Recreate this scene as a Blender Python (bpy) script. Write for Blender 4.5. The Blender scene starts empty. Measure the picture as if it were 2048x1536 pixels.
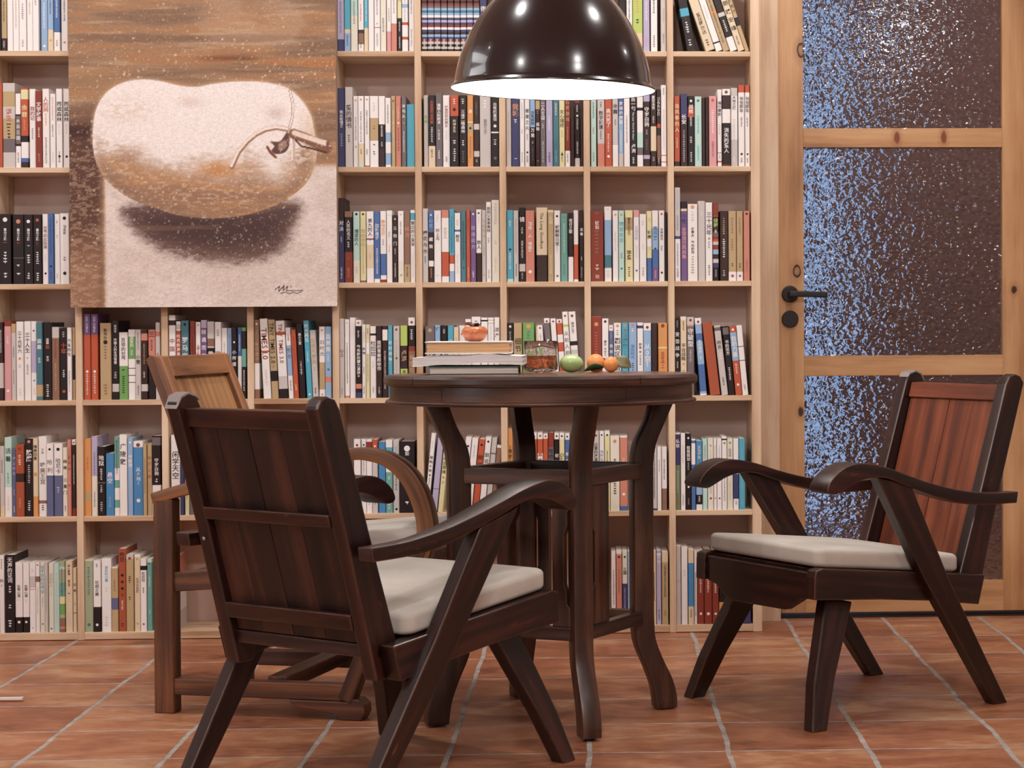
import bpy, bmesh, math, random
import numpy as np
from mathutils import Vector, Matrix
PI = math.pi
random.seed(7)
SC = bpy.context.scene
COL = SC.collection

# ------------------------------------------------------------------ camera
CF, CX, CY = 3970.99, 1343.20, 675.43            # focal length and optical centre in pixels of the 2048 x 1536 frame
CPOS = Vector((0.2406, -5.862, 0.930))
YAW, PITCH, ROLL = -0.0470, -0.0096, -0.0055
def _axes():
    cy, sy, cp, sp = math.cos(YAW), math.sin(YAW), math.cos(PITCH), math.sin(PITCH)
    F = Vector((-sy*cp, cy*cp, sp)); R = Vector((cy, sy, 0)); U = R.cross(F)
    return R*math.cos(ROLL)+U*math.sin(ROLL), -R*math.sin(ROLL)+U*math.cos(ROLL), F
CR, CU, CFW = _axes()
cam_data = bpy.data.cameras.new('camera')
cam = bpy.data.objects.new('camera', cam_data); COL.objects.link(cam)
cam_data.sensor_width = 36.0; cam_data.sensor_fit = 'HORIZONTAL'
cam_data.lens = CF*36.0/2048
cam_data.shift_x = (1024-CX)/2048; cam_data.shift_y = (CY-768)/2048
cam_data.clip_start = 0.05; cam_data.clip_end = 60
M3 = Matrix((CR, CU, -CFW)).transposed()
cam.matrix_world = Matrix.Translation(CPOS) @ M3.to_4x4()
cam_data.dof.use_dof = True; cam_data.dof.focus_distance = 4.9; cam_data.dof.aperture_fstop = 13
SC.camera = cam
def at(px, py, Y):
    "point of the vertical plane y = Y seen at a pixel"
    d = CFW + CR*((px-CX)/CF) - CU*((py-CY)/CF)
    return CPOS + d*((Y-CPOS.y)/d.y)

# ------------------------------------------------------------------ world, exposure, lights
wd = bpy.data.worlds.new('world'); SC.world = wd; wd.use_nodes = True
wd.node_tree.nodes['Background'].inputs[0].default_value = (0.9, 0.9, 1.0, 1)
wd.node_tree.nodes['Background'].inputs[1].default_value = 0.05
vs = SC.view_settings
vs.view_transform = 'Standard'; vs.look = 'None'; vs.gamma = 1.0; vs.use_curve_mapping = False
vs.exposure = -1.28
SC.cycles.use_denoising = True
SC.cycles.max_bounces = 12; SC.cycles.transparent_max_bounces = 8; SC.cycles.transmission_bounces = 12
SC.cycles.sample_clamp_indirect = 6.0
SC.cycles.caustics_refractive = True; SC.cycles.caustics_reflective = False

# (x, y, z), aim (x, y, z), watts, radius : ceiling downlights that light the shelves and the floor
DOWNLIGHTS = [((-1.8, -1.2, 2.72), (-1.35, 0.1, 0.9), 15, .06), ((-0.45, -1.35, 2.72), (-0.35, 0.1, 0.9), 13, .06),
              ((1.04, -1.25, 2.72), (0.55, 0.1, 0.8), 13, .06), ((0.84, -0.42, 2.72), (0.7, -0.1, 0.6), 6, .06), ((2.5, -0.6, 2.72), (1.6, 0.2, 0.8), 8, .06),
              ((-1.3, -3.1, 2.72), (-1.0, -1.2, 0.2), 16, .06), ((1.3, -3.1, 2.72), (1.0, -1.0, 0.2), 16, .06),
              ((0.0, -4.9, 2.72), (0.0, -2.2, 0.0), 20, .06)]
FILL_PANEL_W = 215     # fill panel added overhead behind the camera
FILL_PANE_E = 10.0    # glowing fill pane added at the left behind the camera
LAMP_W = 26       # bulb in the pendant
HALL_BLUE = 1.9
# ------------------------------------------------------------------ materials
def s2l(c): return tuple((x/12.92 if x <= .04045 else ((x+.055)/1.055)**2.4) for x in c)
def rgb(r, g, b): return s2l((r/255, g/255, b/255)) + (1,)
def newmat(name):
    m = bpy.data.materials.new(name); m.use_nodes = True
    return m, m.node_tree.nodes, m.node_tree.links, m.node_tree.nodes['Principled BSDF']
def plain(name, c, rough=.5, spec=.5, metal=0, bump=0, scale=60, coat=0):
    m, N, L, B = newmat(name)
    B.inputs['Base Color'].default_value = c; B.inputs['Roughness'].default_value = rough
    B.inputs['Specular IOR Level'].default_value = spec; B.inputs['Metallic'].default_value = metal
    B.inputs['Coat Weight'].default_value = coat
    if bump:
        t = N.new('ShaderNodeTexNoise'); t.inputs['Scale'].default_value = scale; t.inputs['Detail'].default_value = 5
        co = N.new('ShaderNodeTexCoord'); L.new(co.outputs['Object'], t.inputs['Vector'])
        b = N.new('ShaderNodeBump'); b.inputs['Strength'].default_value = bump; b.inputs['Distance'].default_value = .002
        L.new(t.outputs['Fac'], b.inputs['Height']); L.new(b.outputs['Normal'], B.inputs['Normal'])
    return m
def math_(N, L, op, a, b=None, c=None):
    n = N.new('ShaderNodeMath'); n.operation = op
    for i, v in enumerate((a, b, c)):
        if v is None: continue
        if isinstance(v, (int, float)): n.inputs[i].default_value = v
        else: L.new(v, n.inputs[i])
    return n.outputs[0]
def ramp(N, L, fac, stops):
    r = N.new('ShaderNodeValToRGB'); cr = r.color_ramp
    while len(cr.elements) < len(stops): cr.elements.new(.5)
    for e, (p, c) in zip(cr.elements, stops): e.position = p; e.color = c
    L.new(fac, r.inputs['Fac']); return r.outputs['Color']
def mix(N, L, fac, a, b, mode='MIX'):
    n = N.new('ShaderNodeMix'); n.data_type = 'RGBA'; n.blend_type = mode
    for s, v in ((n.inputs[0], fac), (n.inputs[6], a), (n.inputs[7], b)):
        if isinstance(v, (int, float)): s.default_value = v
        elif isinstance(v, tuple): s.default_value = v
        else: L.new(v, s)
    return n.outputs[2]
def noise(N, L, vec, scale, detail=3, rough=.5, dist=0.):
    t = N.new('ShaderNodeTexNoise'); t.inputs['Scale'].default_value = scale; t.inputs['Detail'].default_value = detail
    t.inputs['Roughness'].default_value = rough; t.inputs['Distortion'].default_value = dist
    L.new(vec, t.inputs['Vector']); return t.outputs['Fac']
def mapping(N, L, vec, scale=(1, 1, 1), loc=(0, 0, 0)):
    m = N.new('ShaderNodeMapping'); m.inputs['Scale'].default_value = scale; m.inputs['Location'].default_value = loc
    L.new(vec, m.inputs['Vector']); return m.outputs['Vector']
def wood(name, dark, mid, light, rough=.4, su=1.6, sv=26., knots=None, spec=.5, wear=None, coat=0., planks=0., ring=.5, edge=None):
    "grain along U of the UV map (metres)"
    m, N, L, B = newmat(name)
    uv = N.new('ShaderNodeUVMap'); uv.uv_map = 'UVMap'
    oi = N.new('ShaderNodeObjectInfo')
    off = N.new('ShaderNodeVectorMath'); off.operation = 'ADD'
    cmb = N.new('ShaderNodeCombineXYZ')
    L.new(math_(N, L, 'MULTIPLY', oi.outputs['Random'], 37.), cmb.inputs[0]); L.new(math_(N, L, 'MULTIPLY', oi.outputs['Random'], 91.), cmb.inputs[1])
    L.new(uv.outputs['UV'], off.inputs[0]); L.new(cmb.outputs[0], off.inputs[1])
    v = off.outputs[0]
    n1 = noise(N, L, mapping(N, L, v, (su, sv, 1)), 1., 6, .6, .6)
    n2 = noise(N, L, mapping(N, L, v, (su*5, sv*9, 1)), 1., 4, .7)
    n3 = noise(N, L, mapping(N, L, v, (2.2, 5, 1)), 1., 3)
    w = N.new('ShaderNodeTexWave'); w.wave_type = 'BANDS'; w.bands_direction = 'Y'
    w.inputs['Scale'].default_value = sv*.35; w.inputs['Distortion'].default_value = 9; w.inputs['Detail'].default_value = 3
    w.inputs['Detail Scale'].default_value = .6
    L.new(mapping(N, L, v, (.16, 1, 1)), w.inputs['Vector'])
    f = math_(N, L, 'ADD', math_(N, L, 'MULTIPLY', n1, .62), math_(N, L, 'MULTIPLY', n2, .3))
    f = math_(N, L, 'ADD', f, math_(N, L, 'MULTIPLY', math_(N, L, 'SUBTRACT', w.outputs['Fac'], .5), .22*ring))
    f = math_(N, L, 'ADD', f, math_(N, L, 'MULTIPLY', math_(N, L, 'SUBTRACT', n3, .5), .6))
    col = ramp(N, L, f, [(.26, dark), (.46, mid), (.68, light)])
    rgh = math_(N, L, 'ADD', rough-.12, math_(N, L, 'MULTIPLY', n3, .24))
    if knots:
        for (ku, kv, kr) in knots: pass
    if wear:
        wn = noise(N, L, mapping(N, L, v, (14, 60, 1)), 1., 6, .75)
        wm = noise(N, L, mapping(N, L, v, (5, 9, 1), (3, 1, 0)), 1., 3)
        k = math_(N, L, 'MULTIPLY', math_(N, L, 'GREATER_THAN', wn, .63), math_(N, L, 'GREATER_THAN', wm, .56))
        col = mix(N, L, math_(N, L, 'MULTIPLY', k, .75), col, wear)
    if edge:
        bv = N.new('ShaderNodeBevel'); bv.samples = 4; bv.inputs['Radius'].default_value = .0045
        ge = N.new('ShaderNodeNewGeometry'); dt = N.new('ShaderNodeVectorMath'); dt.operation = 'DOT_PRODUCT'
        L.new(bv.outputs['Normal'], dt.inputs[0]); L.new(ge.outputs['Normal'], dt.inputs[1])
        en = noise(N, L, mapping(N, L, v, (9, 30, 1)), 1., 4, .6)
        ek = math_(N, L, 'MULTIPLY', math_(N, L, 'MULTIPLY', math_(N, L, 'SUBTRACT', 1., dt.outputs['Value']), 7.), math_(N, L, 'MULTIPLY', math_(N, L, 'SUBTRACT', en, .36), 3.2))
        cl = N.new('ShaderNodeClamp'); L.new(ek, cl.inputs[0])
        col = mix(N, L, math_(N, L, 'MULTIPLY', cl.outputs[0], .8), col, edge)
    L.new(col, B.inputs['Base Color']); L.new(rgh, B.inputs['Roughness'])
    B.inputs['Specular IOR Level'].default_value = spec; B.inputs['Coat Weight'].default_value = coat; B.inputs['Coat Roughness'].default_value = .12
    b = N.new('ShaderNodeBump'); b.inputs['Strength'].default_value = .35; b.inputs['Distance'].default_value = .0012
    L.new(f, b.inputs['Height']); L.new(b.outputs['Normal'], B.inputs['Normal'])
    return m
PINE = wood('pine', rgb(178, 142, 110), rgb(214, 184, 154), rgb(230, 206, 180), .5, 1.2, 16)
PINE_EDGE = wood('pine_edge', rgb(168, 130, 98), rgb(206, 174, 142), rgb(222, 194, 164), .5, 1.2, 16)
CEDAR = wood('door_pine', rgb(150, 104, 66), rgb(192, 146, 102), rgb(210, 168, 124), .45, 1.0, 11)
DARKW = wood('dark_walnut', rgb(16, 5, 6), rgb(34, 14, 12), rgb(70, 32, 24), .33, 2., 30, wear=rgb(112, 70, 50), spec=.6, edge=rgb(150, 104, 80))
DARKER = wood('dark_panel', rgb(12, 4, 5), rgb(38, 18, 13), rgb(82, 44, 28), .46, 1.3, 12, wear=rgb(30, 12, 10))
REDP = wood('red_panel', rgb(58, 24, 14), rgb(112, 54, 32), rgb(146, 82, 50), .42, 1.3, 17, spec=.5)
TABLEW = wood('table_walnut', rgb(22, 10, 8), rgb(60, 35, 26), rgb(102, 66, 48), .36, 2., 22, wear=rgb(26, 12, 10), spec=.55, edge=rgb(120, 80, 62))
TABLET = wood('table_top_walnut', rgb(60, 36, 30), rgb(96, 62, 50), rgb(126, 88, 72), .24, 2., 22, spec=.6)
OAK = wood('brown_elm', rgb(74, 42, 24), rgb(128, 82, 50), rgb(164, 112, 72), .42, 1.6, 24)
OAKP = wood('elm_panel', rgb(112, 74, 44), rgb(150, 106, 68), rgb(178, 134, 92), .45, 1.2, 30)
OAKD = wood('elm_dark', rgb(34, 16, 11), rgb(84, 48, 30), rgb(132, 84, 52), .42, 1.6, 24)
BACKP = plain('back_panel_paint', rgb(214, 188, 178), .8, .2)
WALLM = plain('wall_paint', rgb(215, 205, 198), .9, .2, bump=.2, scale=120)
WALLD = plain('wall_dark_paint', rgb(150, 130, 120), .9, .2)
HALLM = plain('hall_paint', rgb(150, 118, 112), .9, .1)
CEILM = plain('ceiling_paint', rgb(228, 222, 216), .9, .2)
BLACKM = plain('black_metal', rgb(24, 18, 18), .38, .5)
RUBBER = plain('black_glide', rgb(20, 16, 16), .7)
def leaves(name, a, b):
    m, N, L, B = newmat(name); co = N.new('ShaderNodeTexCoord')
    n = noise(N, L, mapping(N, L, co.outputs['Object'], (3, 3, 900)), 1., 3, .7)
    L.new(ramp(N, L, n, [(.35, a), (.6, b)]), B.inputs['Base Color']); B.inputs['Roughness'].default_value = .85; B.inputs['Specular IOR Level'].default_value = .2; return m
PAGES = plain('paper_pages', rgb(232, 220, 208), .85, .2)
PAGEL = leaves('page_edges', rgb(178, 168, 158), rgb(226, 216, 206))
PAGET = leaves('page_edges_tan', rgb(188, 138, 92), rgb(228, 190, 146))
PAGEW = leaves('page_edges_white', rgb(206, 200, 198), rgb(238, 234, 232))
PAPERW = plain('paper_white', rgb(236, 230, 226), .6, .3)
STEELT = plain('glint_and_screw_steel', rgb(150, 142, 140), .2, .8, bump=.6, scale=300)  # silvery tone of the painted post-top highlight and of the screw
def fabric():
    m, N, L, B = newmat('cushion_linen')
    co = N.new('ShaderNodeTexCoord')
    n = noise(N, L, co.outputs['Object'], 700, 2); n2 = noise(N, L, co.outputs['Object'], 7, 3)
    L.new(ramp(N, L, n2, [(.3, rgb(188, 180, 170)), (.7, rgb(206, 199, 190))]), B.inputs['Base Color'])
    B.inputs['Roughness'].default_value = .95; B.inputs['Specular IOR Level'].default_value = .15
    B.inputs['Sheen Weight'].default_value = .2
    b = N.new('ShaderNodeBump'); b.inputs['Strength'].default_value = .25; b.inputs['Distance'].default_value = .0006
    b2 = N.new('ShaderNodeBump'); b2.inputs['Strength'].default_value = .5; b2.inputs['Distance'].default_value = .006
    L.new(n, b.inputs['Height']); L.new(n2, b2.inputs['Height']); L.new(b2.outputs['Normal'], b.inputs['Normal']); L.new(b.outputs['Normal'], B.inputs['Normal'])
    return m
FABRIC = fabric()
def enamel():
    m, N, L, B = newmat('black_enamel')
    B.inputs['Base Color'].default_value = rgb(26, 10, 14); B.inputs['Roughness'].default_value = .2
    B.inputs['Specular IOR Level'].default_value = .6; B.inputs['Coat Weight'].default_value = .6; B.inputs['Coat Roughness'].default_value = .04
    return m
ENAMEL = enamel()
def emis(name, c, s):
    m = bpy.data.materials.new(name); m.use_nodes = True; N = m.node_tree.nodes; N.clear()
    e = N.new('ShaderNodeEmission'); e.inputs[0].default_value = c; e.inputs[1].default_value = s
    o = N.new('ShaderNodeOutputMaterial'); m.node_tree.links.new(e.outputs[0], o.inputs[0]); return m
def tiles():
    m, N, L, B = newmat('terracotta_tiles')
    co = N.new('ShaderNodeTexCoord'); P = co.outputs['Object']
    wob = N.new('ShaderNodeTexNoise'); wob.inputs['Scale'].default_value = 3.2; wob.inputs['Detail'].default_value = 4
    L.new(P, wob.inputs['Vector'])
    vm = N.new('ShaderNodeVectorMath'); vm.operation = 'MULTIPLY_ADD'; L.new(wob.outputs['Color'], vm.inputs[0])
    vm.inputs[1].default_value = (.026, .026, 0); L.new(P, vm.inputs[2])
    rot = N.new('ShaderNodeMapping'); rot.vector_type = 'TEXTURE'; rot.inputs['Rotation'].default_value = (0, 0, -.0096)
    rot.inputs['Location'].default_value = (0.013, 0.013, 0); L.new(vm.outputs[0], rot.inputs['Vector'])
    s = N.new('ShaderNodeSeparateXYZ'); L.new(rot.outputs[0], s.inputs[0])
    u = math_(N, L, 'DIVIDE', math_(N, L, 'ADD', s.outputs[0], 1.2265+3.0), .3)
    v = math_(N, L, 'DIVIDE', math_(N, L, 'ADD', s.outputs[1], -.190+9.0), .3)
    iu, iv = math_(N, L, 'FLOOR', u), math_(N, L, 'FLOOR', v)
    fu = math_(N, L, 'ABSOLUTE', math_(N, L, 'SUBTRACT', math_(N, L, 'FRACT', u), .5))
    fv = math_(N, L, 'ABSOLUTE', math_(N, L, 'SUBTRACT', math_(N, L, 'FRACT', v), .5))
    gr = noise(N, L, P, 22, 5, .7)
    gw = math_(N, L, 'MULTIPLY', math_(N, L, 'SUBTRACT', gr, .5), .022)
    du = math_(N, L, 'SUBTRACT', math_(N, L, 'SUBTRACT', .5, fu), gw); dv = math_(N, L, 'SUBTRACT', math_(N, L, 'SUBTRACT', .5, fv), gw)
    def mask(d, a, b):
        r = N.new('ShaderNodeMapRange'); r.inputs['From Min'].default_value = a; r.inputs['From Max'].default_value = b; L.new(d, r.inputs['Value']); return r.outputs[0]
    dmin = math_(N, L, 'MINIMUM', math_(N, L, 'SUBTRACT', du, .0035), math_(N, L, 'ADD', dv, .0035))
    tile = mask(dmin, .014, .019)                 # 0 in the joint, 1 on the tile
    edge = mask(dmin, .02, .10)
    cell = N.new('ShaderNodeCombineXYZ'); L.new(iu, cell.inputs[0]); L.new(iv, cell.inputs[1])
    wn = N.new('ShaderNodeTexWhiteNoise'); wn.noise_dimensions = '3D'; L.new(cell.outputs[0], wn.inputs['Vector'])
    offv = N.new('ShaderNodeVectorMath'); offv.operation = 'MULTIPLY_ADD'; L.new(wn.outputs['Color'], offv.inputs[0]); offv.inputs[1].default_value = (9, 9, 9); L.new(P, offv.inputs[2])
    big = noise(N, L, mapping(N, L, offv.outputs[0], (4, 7, 1)), 1., 5, .6, .5)
    fine = noise(N, L, mapping(N, L, offv.outputs[0], (26, 60, 1)), 1., 6, .7)
    f = math_(N, L, 'ADD', math_(N, L, 'MULTIPLY', big, .80), math_(N, L, 'MULTIPLY', fine, .42))
    f = math_(N, L, 'ADD', f, math_(N, L, 'MULTIPLY', math_(N, L, 'SUBTRACT', wn.outputs['Value'], .5), .15))
    col = ramp(N, L, f, [(.36, rgb(84, 48, 38)), (.50, rgb(144, 88, 62)), (.64, rgb(168, 110, 78)), (.80, rgb(194, 150, 116))])
    spk = math_(N, L, 'GREATER_THAN', noise(N, L, mapping(N, L, P, (60, 90, 1)), 1., 3, .8), .735)
    scr = math_(N, L, 'GREATER_THAN', noise(N, L, mapping(N, L, P, (22, 130, 1)), 1., 5, .8), .70)
    smear = math_(N, L, 'MULTIPLY', math_(N, L, 'MAXIMUM', spk, scr), math_(N, L, 'SUBTRACT', 1.0, math_(N, L, 'MULTIPLY', edge, .75)))
    col = mix(N, L, math_(N, L, 'MULTIPLY', smear, .5), col, rgb(208, 176, 150))
    gcol = ramp(N, L, gr, [(.3, rgb(140, 128, 120)), (.7, rgb(186, 174, 166))])
    L.new(mix(N, L, tile, gcol, col), B.inputs['Base Color'])
    rg = math_(N, L, 'ADD', math_(N, L, 'MULTIPLY', fine, .25), .27)
    L.new(math_(N, L, 'ADD', rg, math_(N, L, 'MULTIPLY', math_(N, L, 'SUBTRACT', 1., tile), .4)), B.inputs['Roughness'])
    B.inputs['Specular IOR Level'].default_value = .4
    h = math_(N, L, 'ADD', math_(N, L, 'MULTIPLY', tile, 1.0), math_(N, L, 'MULTIPLY', f, .5))
    b = N.new('ShaderNodeBump'); b.inputs['Strength'].default_value = .6; b.inputs['Distance'].default_value = .003
    L.new(h, b.inputs['Height']); L.new(b.outputs['Normal'], B.inputs['Normal'])
    return m
TILES = tiles()
def pebble():
    m, N, L, B = newmat('pebbled_glass')
    co = N.new('ShaderNodeTexCoord'); P = co.outputs['Object']
    d = N.new('ShaderNodeTexNoise'); d.inputs['Scale'].default_value = 30; d.inputs['Detail'].default_value = 2; L.new(P, d.inputs['Vector'])
    vm = N.new('ShaderNodeVectorMath'); vm.operation = 'MULTIPLY_ADD'; L.new(d.outputs['Color'], vm.inputs[0]); vm.inputs[1].default_value = (.012, .012, .012); L.new(P, vm.inputs[2])
    vo = N.new('ShaderNodeTexVoronoi'); vo.feature = 'SMOOTH_F1'; vo.inputs['Scale'].default_value = 72; vo.inputs['Smoothness'].default_value = .35
    L.new(mapping(N, L, vm.outputs[0], (.8, 1, 1.15)), vo.inputs['Vector'])
    n = noise(N, L, P, 55, 2)
    h = math_(N, L, 'ADD', math_(N, L, 'MULTIPLY', vo.outputs['Distance'], -1.), math_(N, L, 'MULTIPLY', n, .6))
    b = N.new('ShaderNodeBump'); b.inputs['Strength'].default_value = 1.; b.inputs['Distance'].default_value = .0035
    L.new(h, b.inputs['Height']); L.new(b.outputs['Normal'], B.inputs['Normal'])
    B.inputs['Base Color'].default_value = (.93, .95, 1, 1); B.inputs['Roughness'].default_value = .06
    B.inputs['Transmission Weight'].default_value = 1; B.inputs['IOR'].default_value = 1.5
    return m
PEBBLE = pebble()
def clearglass(name, c, ior=1.5, rough=0.0, dens=None, bumpd=0):
    m, N, L, B = newmat(name)
    B.inputs['Base Color'].default_value = c; B.inputs['Roughness'].default_value = rough
    B.inputs['Transmission Weight'].default_value = 1; B.inputs['IOR'].default_value = ior
    if bumpd:
        co = N.new('ShaderNodeTexCoord')
        vo = N.new('ShaderNodeTexVoronoi'); vo.feature = 'SMOOTH_F1'; vo.inputs['Scale'].default_value = 95
        L.new(mapping(N, L, co.outputs['Object'], (1, 1, .5)), vo.inputs['Vector'])
        b = N.new('ShaderNodeBump'); b.inputs['Strength'].default_value = 1.; b.inputs['Distance'].default_value = bumpd
        L.new(vo.outputs['Distance'], b.inputs['Height']); L.new(b.outputs['Normal'], B.inputs['Normal'])
    return m
GLASS = clearglass('clear_glass', (1, 1, 1, 1), bumpd=.0025)
WHISKY = clearglass('amber_drink', rgb(222, 128, 78), 1.36, .05)

# ------------------------------------------------------------------ mesh helpers
class MB:
    "collects faces with a material and UVs, linked as ONE mesh object"
    def __init__(s): s.v = []; s.f = []; s.m = []; s.uv = []; s.mats = []; s.sm = []
    def mi(s, mat):
        if mat not in s.mats: s.mats.append(mat)
        return s.mats.index(mat)
    def add(s, vs_, fs, mat, uvs=None, smooth=False):
        o = len(s.v); k = s.mi(mat); s.v.extend([tuple(p) for p in vs_])
        for i, f in enumerate(fs):
            s.f.append([o+j for j in f]); s.m.append(k); s.sm.append(smooth)
            if uvs is not None: s.uv.append(uvs[i])
            else: s.uv.append(None)
    def box(s, x0, x1, y0, y1, z0, z1, mat, X=None, axis=None):
        P = [(x, y, z) for x in (x0, x1) for y in (y0, y1) for z in (z0, z1)]
        F = [(0, 1, 3, 2), (4, 6, 7, 5), (0, 4, 5, 1), (2, 3, 7, 6), (0, 2, 6, 4), (1, 5, 7, 3)]
        d = (abs(x1-x0), abs(y1-y0), abs(z1-z0)); a = d.index(max(d)) if axis is None else axis
        uv = []
        for f, nrm in zip(F, (0, 0, 1, 1, 2, 2)):
            o = [k for k in range(3) if k != nrm and k != a]; c = o[0]
            aa = a if nrm != a else [k for k in range(3) if k != nrm and k != c][0]
            uv.append([(P[i][aa], P[i][c]+.37*nrm) for i in f])
        Q = [X @ Vector(p) for p in P] if X is not None else P
        s.add(Q, F, mat, uv)
    def prism(s, poly, v0, v1, mat, X=None, vf=None, grain=None):
        "polygon in (u, w), extruded along v; vf(u, w, v) -> v"
        n = len(poly)
        a = 0.
        for i in range(n): a += poly[i][0]*poly[(i+1) % n][1]-poly[(i+1) % n][0]*poly[i][1]
        if a < 0: poly = poly[::-1]
        if vf is None: vf = lambda u, w, v: v
        if grain is None:
            c = np.array(poly); c = c-c.mean(0); e, W = np.linalg.eigh(c.T@c); g = W[:, 1]
        else: g = np.array(grain, float); g = g/np.hypot(*g)
        h = np.array((-g[1], g[0]))
        P = [(u, vf(u, w, v0), w) for u, w in poly]+[(u, vf(u, w, v1), w) for u, w in poly]
        F = [tuple(range(n)), tuple(range(2*n-1, n-1, -1))]
        G = [float(np.dot(p, g)) for p in poly]; H = [float(np.dot(p, h)) for p in poly]
        uv = [[(G[i], H[i]) for i in range(n)], [(G[i], H[i]+.7) for i in range(n-1, -1, -1)]]
        for i in range(n):
            j = (i+1) % n; F.append((i, n+i, n+j, j)); uv.append([(G[i], v0+1.3), (G[i], v1+1.3), (G[j], v1+1.3), (G[j], v0+1.3)])
        Q = [X @ Vector(p) for p in P] if X is not None else P
        s.add(Q, F, mat, uv)
    def stick(s, p0, p1, w0, h0, w1, h1, mat, up=(0, 0, 1), X=None):
        "tapering square stick from p0 to p1; w across, h along up-ish"
        s.path([p0, p1], [(w0, h0), (w1, h1)], mat, up, X)
    def path(s, pts, sz, mat, up=(0, 0, 1), X=None, flat_ends=False):
        pts = [Vector(p) for p in pts]; V = []; L = 0; Ls = []
        for i, p in enumerate(pts):
            t = (pts[min(i+1, len(pts)-1)]-pts[max(i-1, 0)]).normalized()
            a = t.cross(Vector(up)).normalized(); b = a.cross(t).normalized()
            if flat_ends: b = Vector(up); 
            w, h = sz[i]
            V += [p-a*w/2-b*h/2, p+a*w/2-b*h/2, p+a*w/2+b*h/2, p-a*w/2+b*h/2]
            if i: L += (p-pts[i-1]).length
            Ls.append(L)
        F = [(3, 2, 1, 0)]; uv = [[(0, 0), (0, .03), (.03, .03), (.03, 0)]]
        for i in range(len(pts)-1):
            for k in range(4):
                j = (k+1) % 4; o = 4*i
                F.append((o+k, o+j, o+4+j, o+4+k)); c = k*.06
                uv.append([(Ls[i], c), (Ls[i], c+.05), (Ls[i+1], c+.05), (Ls[i+1], c)])
        o = 4*(len(pts)-1); F.append((o, o+1, o+2, o+3)); uv.append([(0, .2), (0, .23), (.03, .23), (.03, .2)])
        Q = [X @ p for p in V] if X is not None else V
        s.add(Q, F, mat, uv)
    def lathe(s, prof, mat, seg=48, c=(0, 0, 0), smooth=True, closed=False, f=None):
        V = []; n = len(prof)
        for r, z in prof:
            for k in range(seg):
                a = 2*PI*k/seg; q = (c[0]+r*math.cos(a), c[1]+r*math.sin(a), c[2]+z)
                V.append(f(q, a, r, z) if f else q)
        F = []; uv = []
        for i in range(n-1):
            for k in range(seg):
                j = (k+1) % seg; F.append((i*seg+k, i*seg+j, (i+1)*seg+j, (i+1)*seg+k))
                a0, a1 = 2*PI*k/seg*.36, 2*PI*(k+1)/seg*.36
                uv.append([(a0, prof[i][1]+prof[i][0]), (a1, prof[i][1]+prof[i][0]), (a1, prof[i+1][1]+prof[i+1][0]), (a0, prof[i+1][1]+prof[i+1][0])])
        if closed:
            F.append(tuple(range(seg-1, -1, -1))); uv.append([(V[k][0], V[k][1]) for k in range(seg-1, -1, -1)])
            F.append(tuple((n-1)*seg+k for k in range(seg))); uv.append([(V[(n-1)*seg+k][0], V[(n-1)*seg+k][1]) for k in range(seg)])
        s.add(V, F, mat, uv, smooth)
    def build(s, name, parent=None, bevel=0, seg=2, sub=0, smooth_all=False, loc=None):
        me = bpy.data.meshes.new(name); me.from_pydata([tuple(p) for p in s.v], [], s.f)
        for m in s.mats: me.materials.append(m)
        me.polygons.foreach_set('material_index', s.m)
        me.polygons.foreach_set('use_smooth', [bool(x) or smooth_all for x in s.sm])
        uvl = me.uv_layers.new(name='UVMap'); arr = []
        for f, u in zip(s.f, s.uv):
            if u is None: u = [(s.v[i][0]+s.v[i][1], s.v[i][2]) for i in f]
            for q in u: arr += [q[0], q[1]]
        uvl.data.foreach_set('uv', arr)
        me.update()
        o = bpy.data.objects.new(name, me); COL.objects.link(o)
        if parent: o.parent = parent
        if loc is not None: o.location = loc
        if bevel:
            b = o.modifiers.new('bevel', 'BEVEL'); b.width = bevel; b.segments = seg; b.limit_method = 'ANGLE'; b.angle_limit = .6; b.harden_normals = False
        if sub:
            q = o.modifiers.new('sub', 'SUBSURF'); q.levels = sub; q.render_levels = sub
        return o
def tag(o, label=None, cat=None, group=None, kind=None):
    if label: o['label'] = label
    if cat: o['category'] = cat
    if group: o['group'] = group
    if kind: o['kind'] = kind
    return o
def empty(name, loc=(0, 0, 0), rz=0, **k):
    o = bpy.data.objects.new(name, None); o.empty_display_size = .1; COL.objects.link(o); o.location = loc; o.rotation_euler = (0, 0, rz)
    return tag(o, **k)
# ------------------------------------------------------------------ the room
def struct(name, mb, **k):
    o = mb.build(name, **k); o['kind'] = 'structure'; return o
m = MB(); m.box(-3.4, 3.4, -7.6, 3.2, -.06, 0, TILES); fl = struct('floor', m)
m = MB(); m.box(-3.4, 3.4, -7.6, 3.2, 2.75, 2.85, CEILM); struct('ceiling', m)
m = MB(); m.box(-3.5, -3.4, -7.6, 3.2, 0, 2.75, WALLM); struct('wall_left', m)
m = MB(); m.box(3.4, 3.5, -7.6, 3.2, 0, 2.75, WALLM); struct('wall_right', m)
m = MB(); m.box(-3.4, 3.4, -7.7, -7.6, 0, 2.75, WALLM); struct('wall_rear', m)
m = MB(); m.box(-3.4, .79, .222, .34, 0, 2.75, WALLM); m.box(1.70, 3.4, .222, .34, 0, 2.75, WALLM); m.box(.79, 1.70, .222, .34, 2.17, 2.75, WALLM); struct('wall_front', m)
m = MB(); m.box(-.5, 3.4, 3.1, 3.2, 0, 2.75, HALLM); m.box(-.6, -.5, .34, 3.2, 0, 2.75, HALLM); struct('wall_hall', m)
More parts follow.
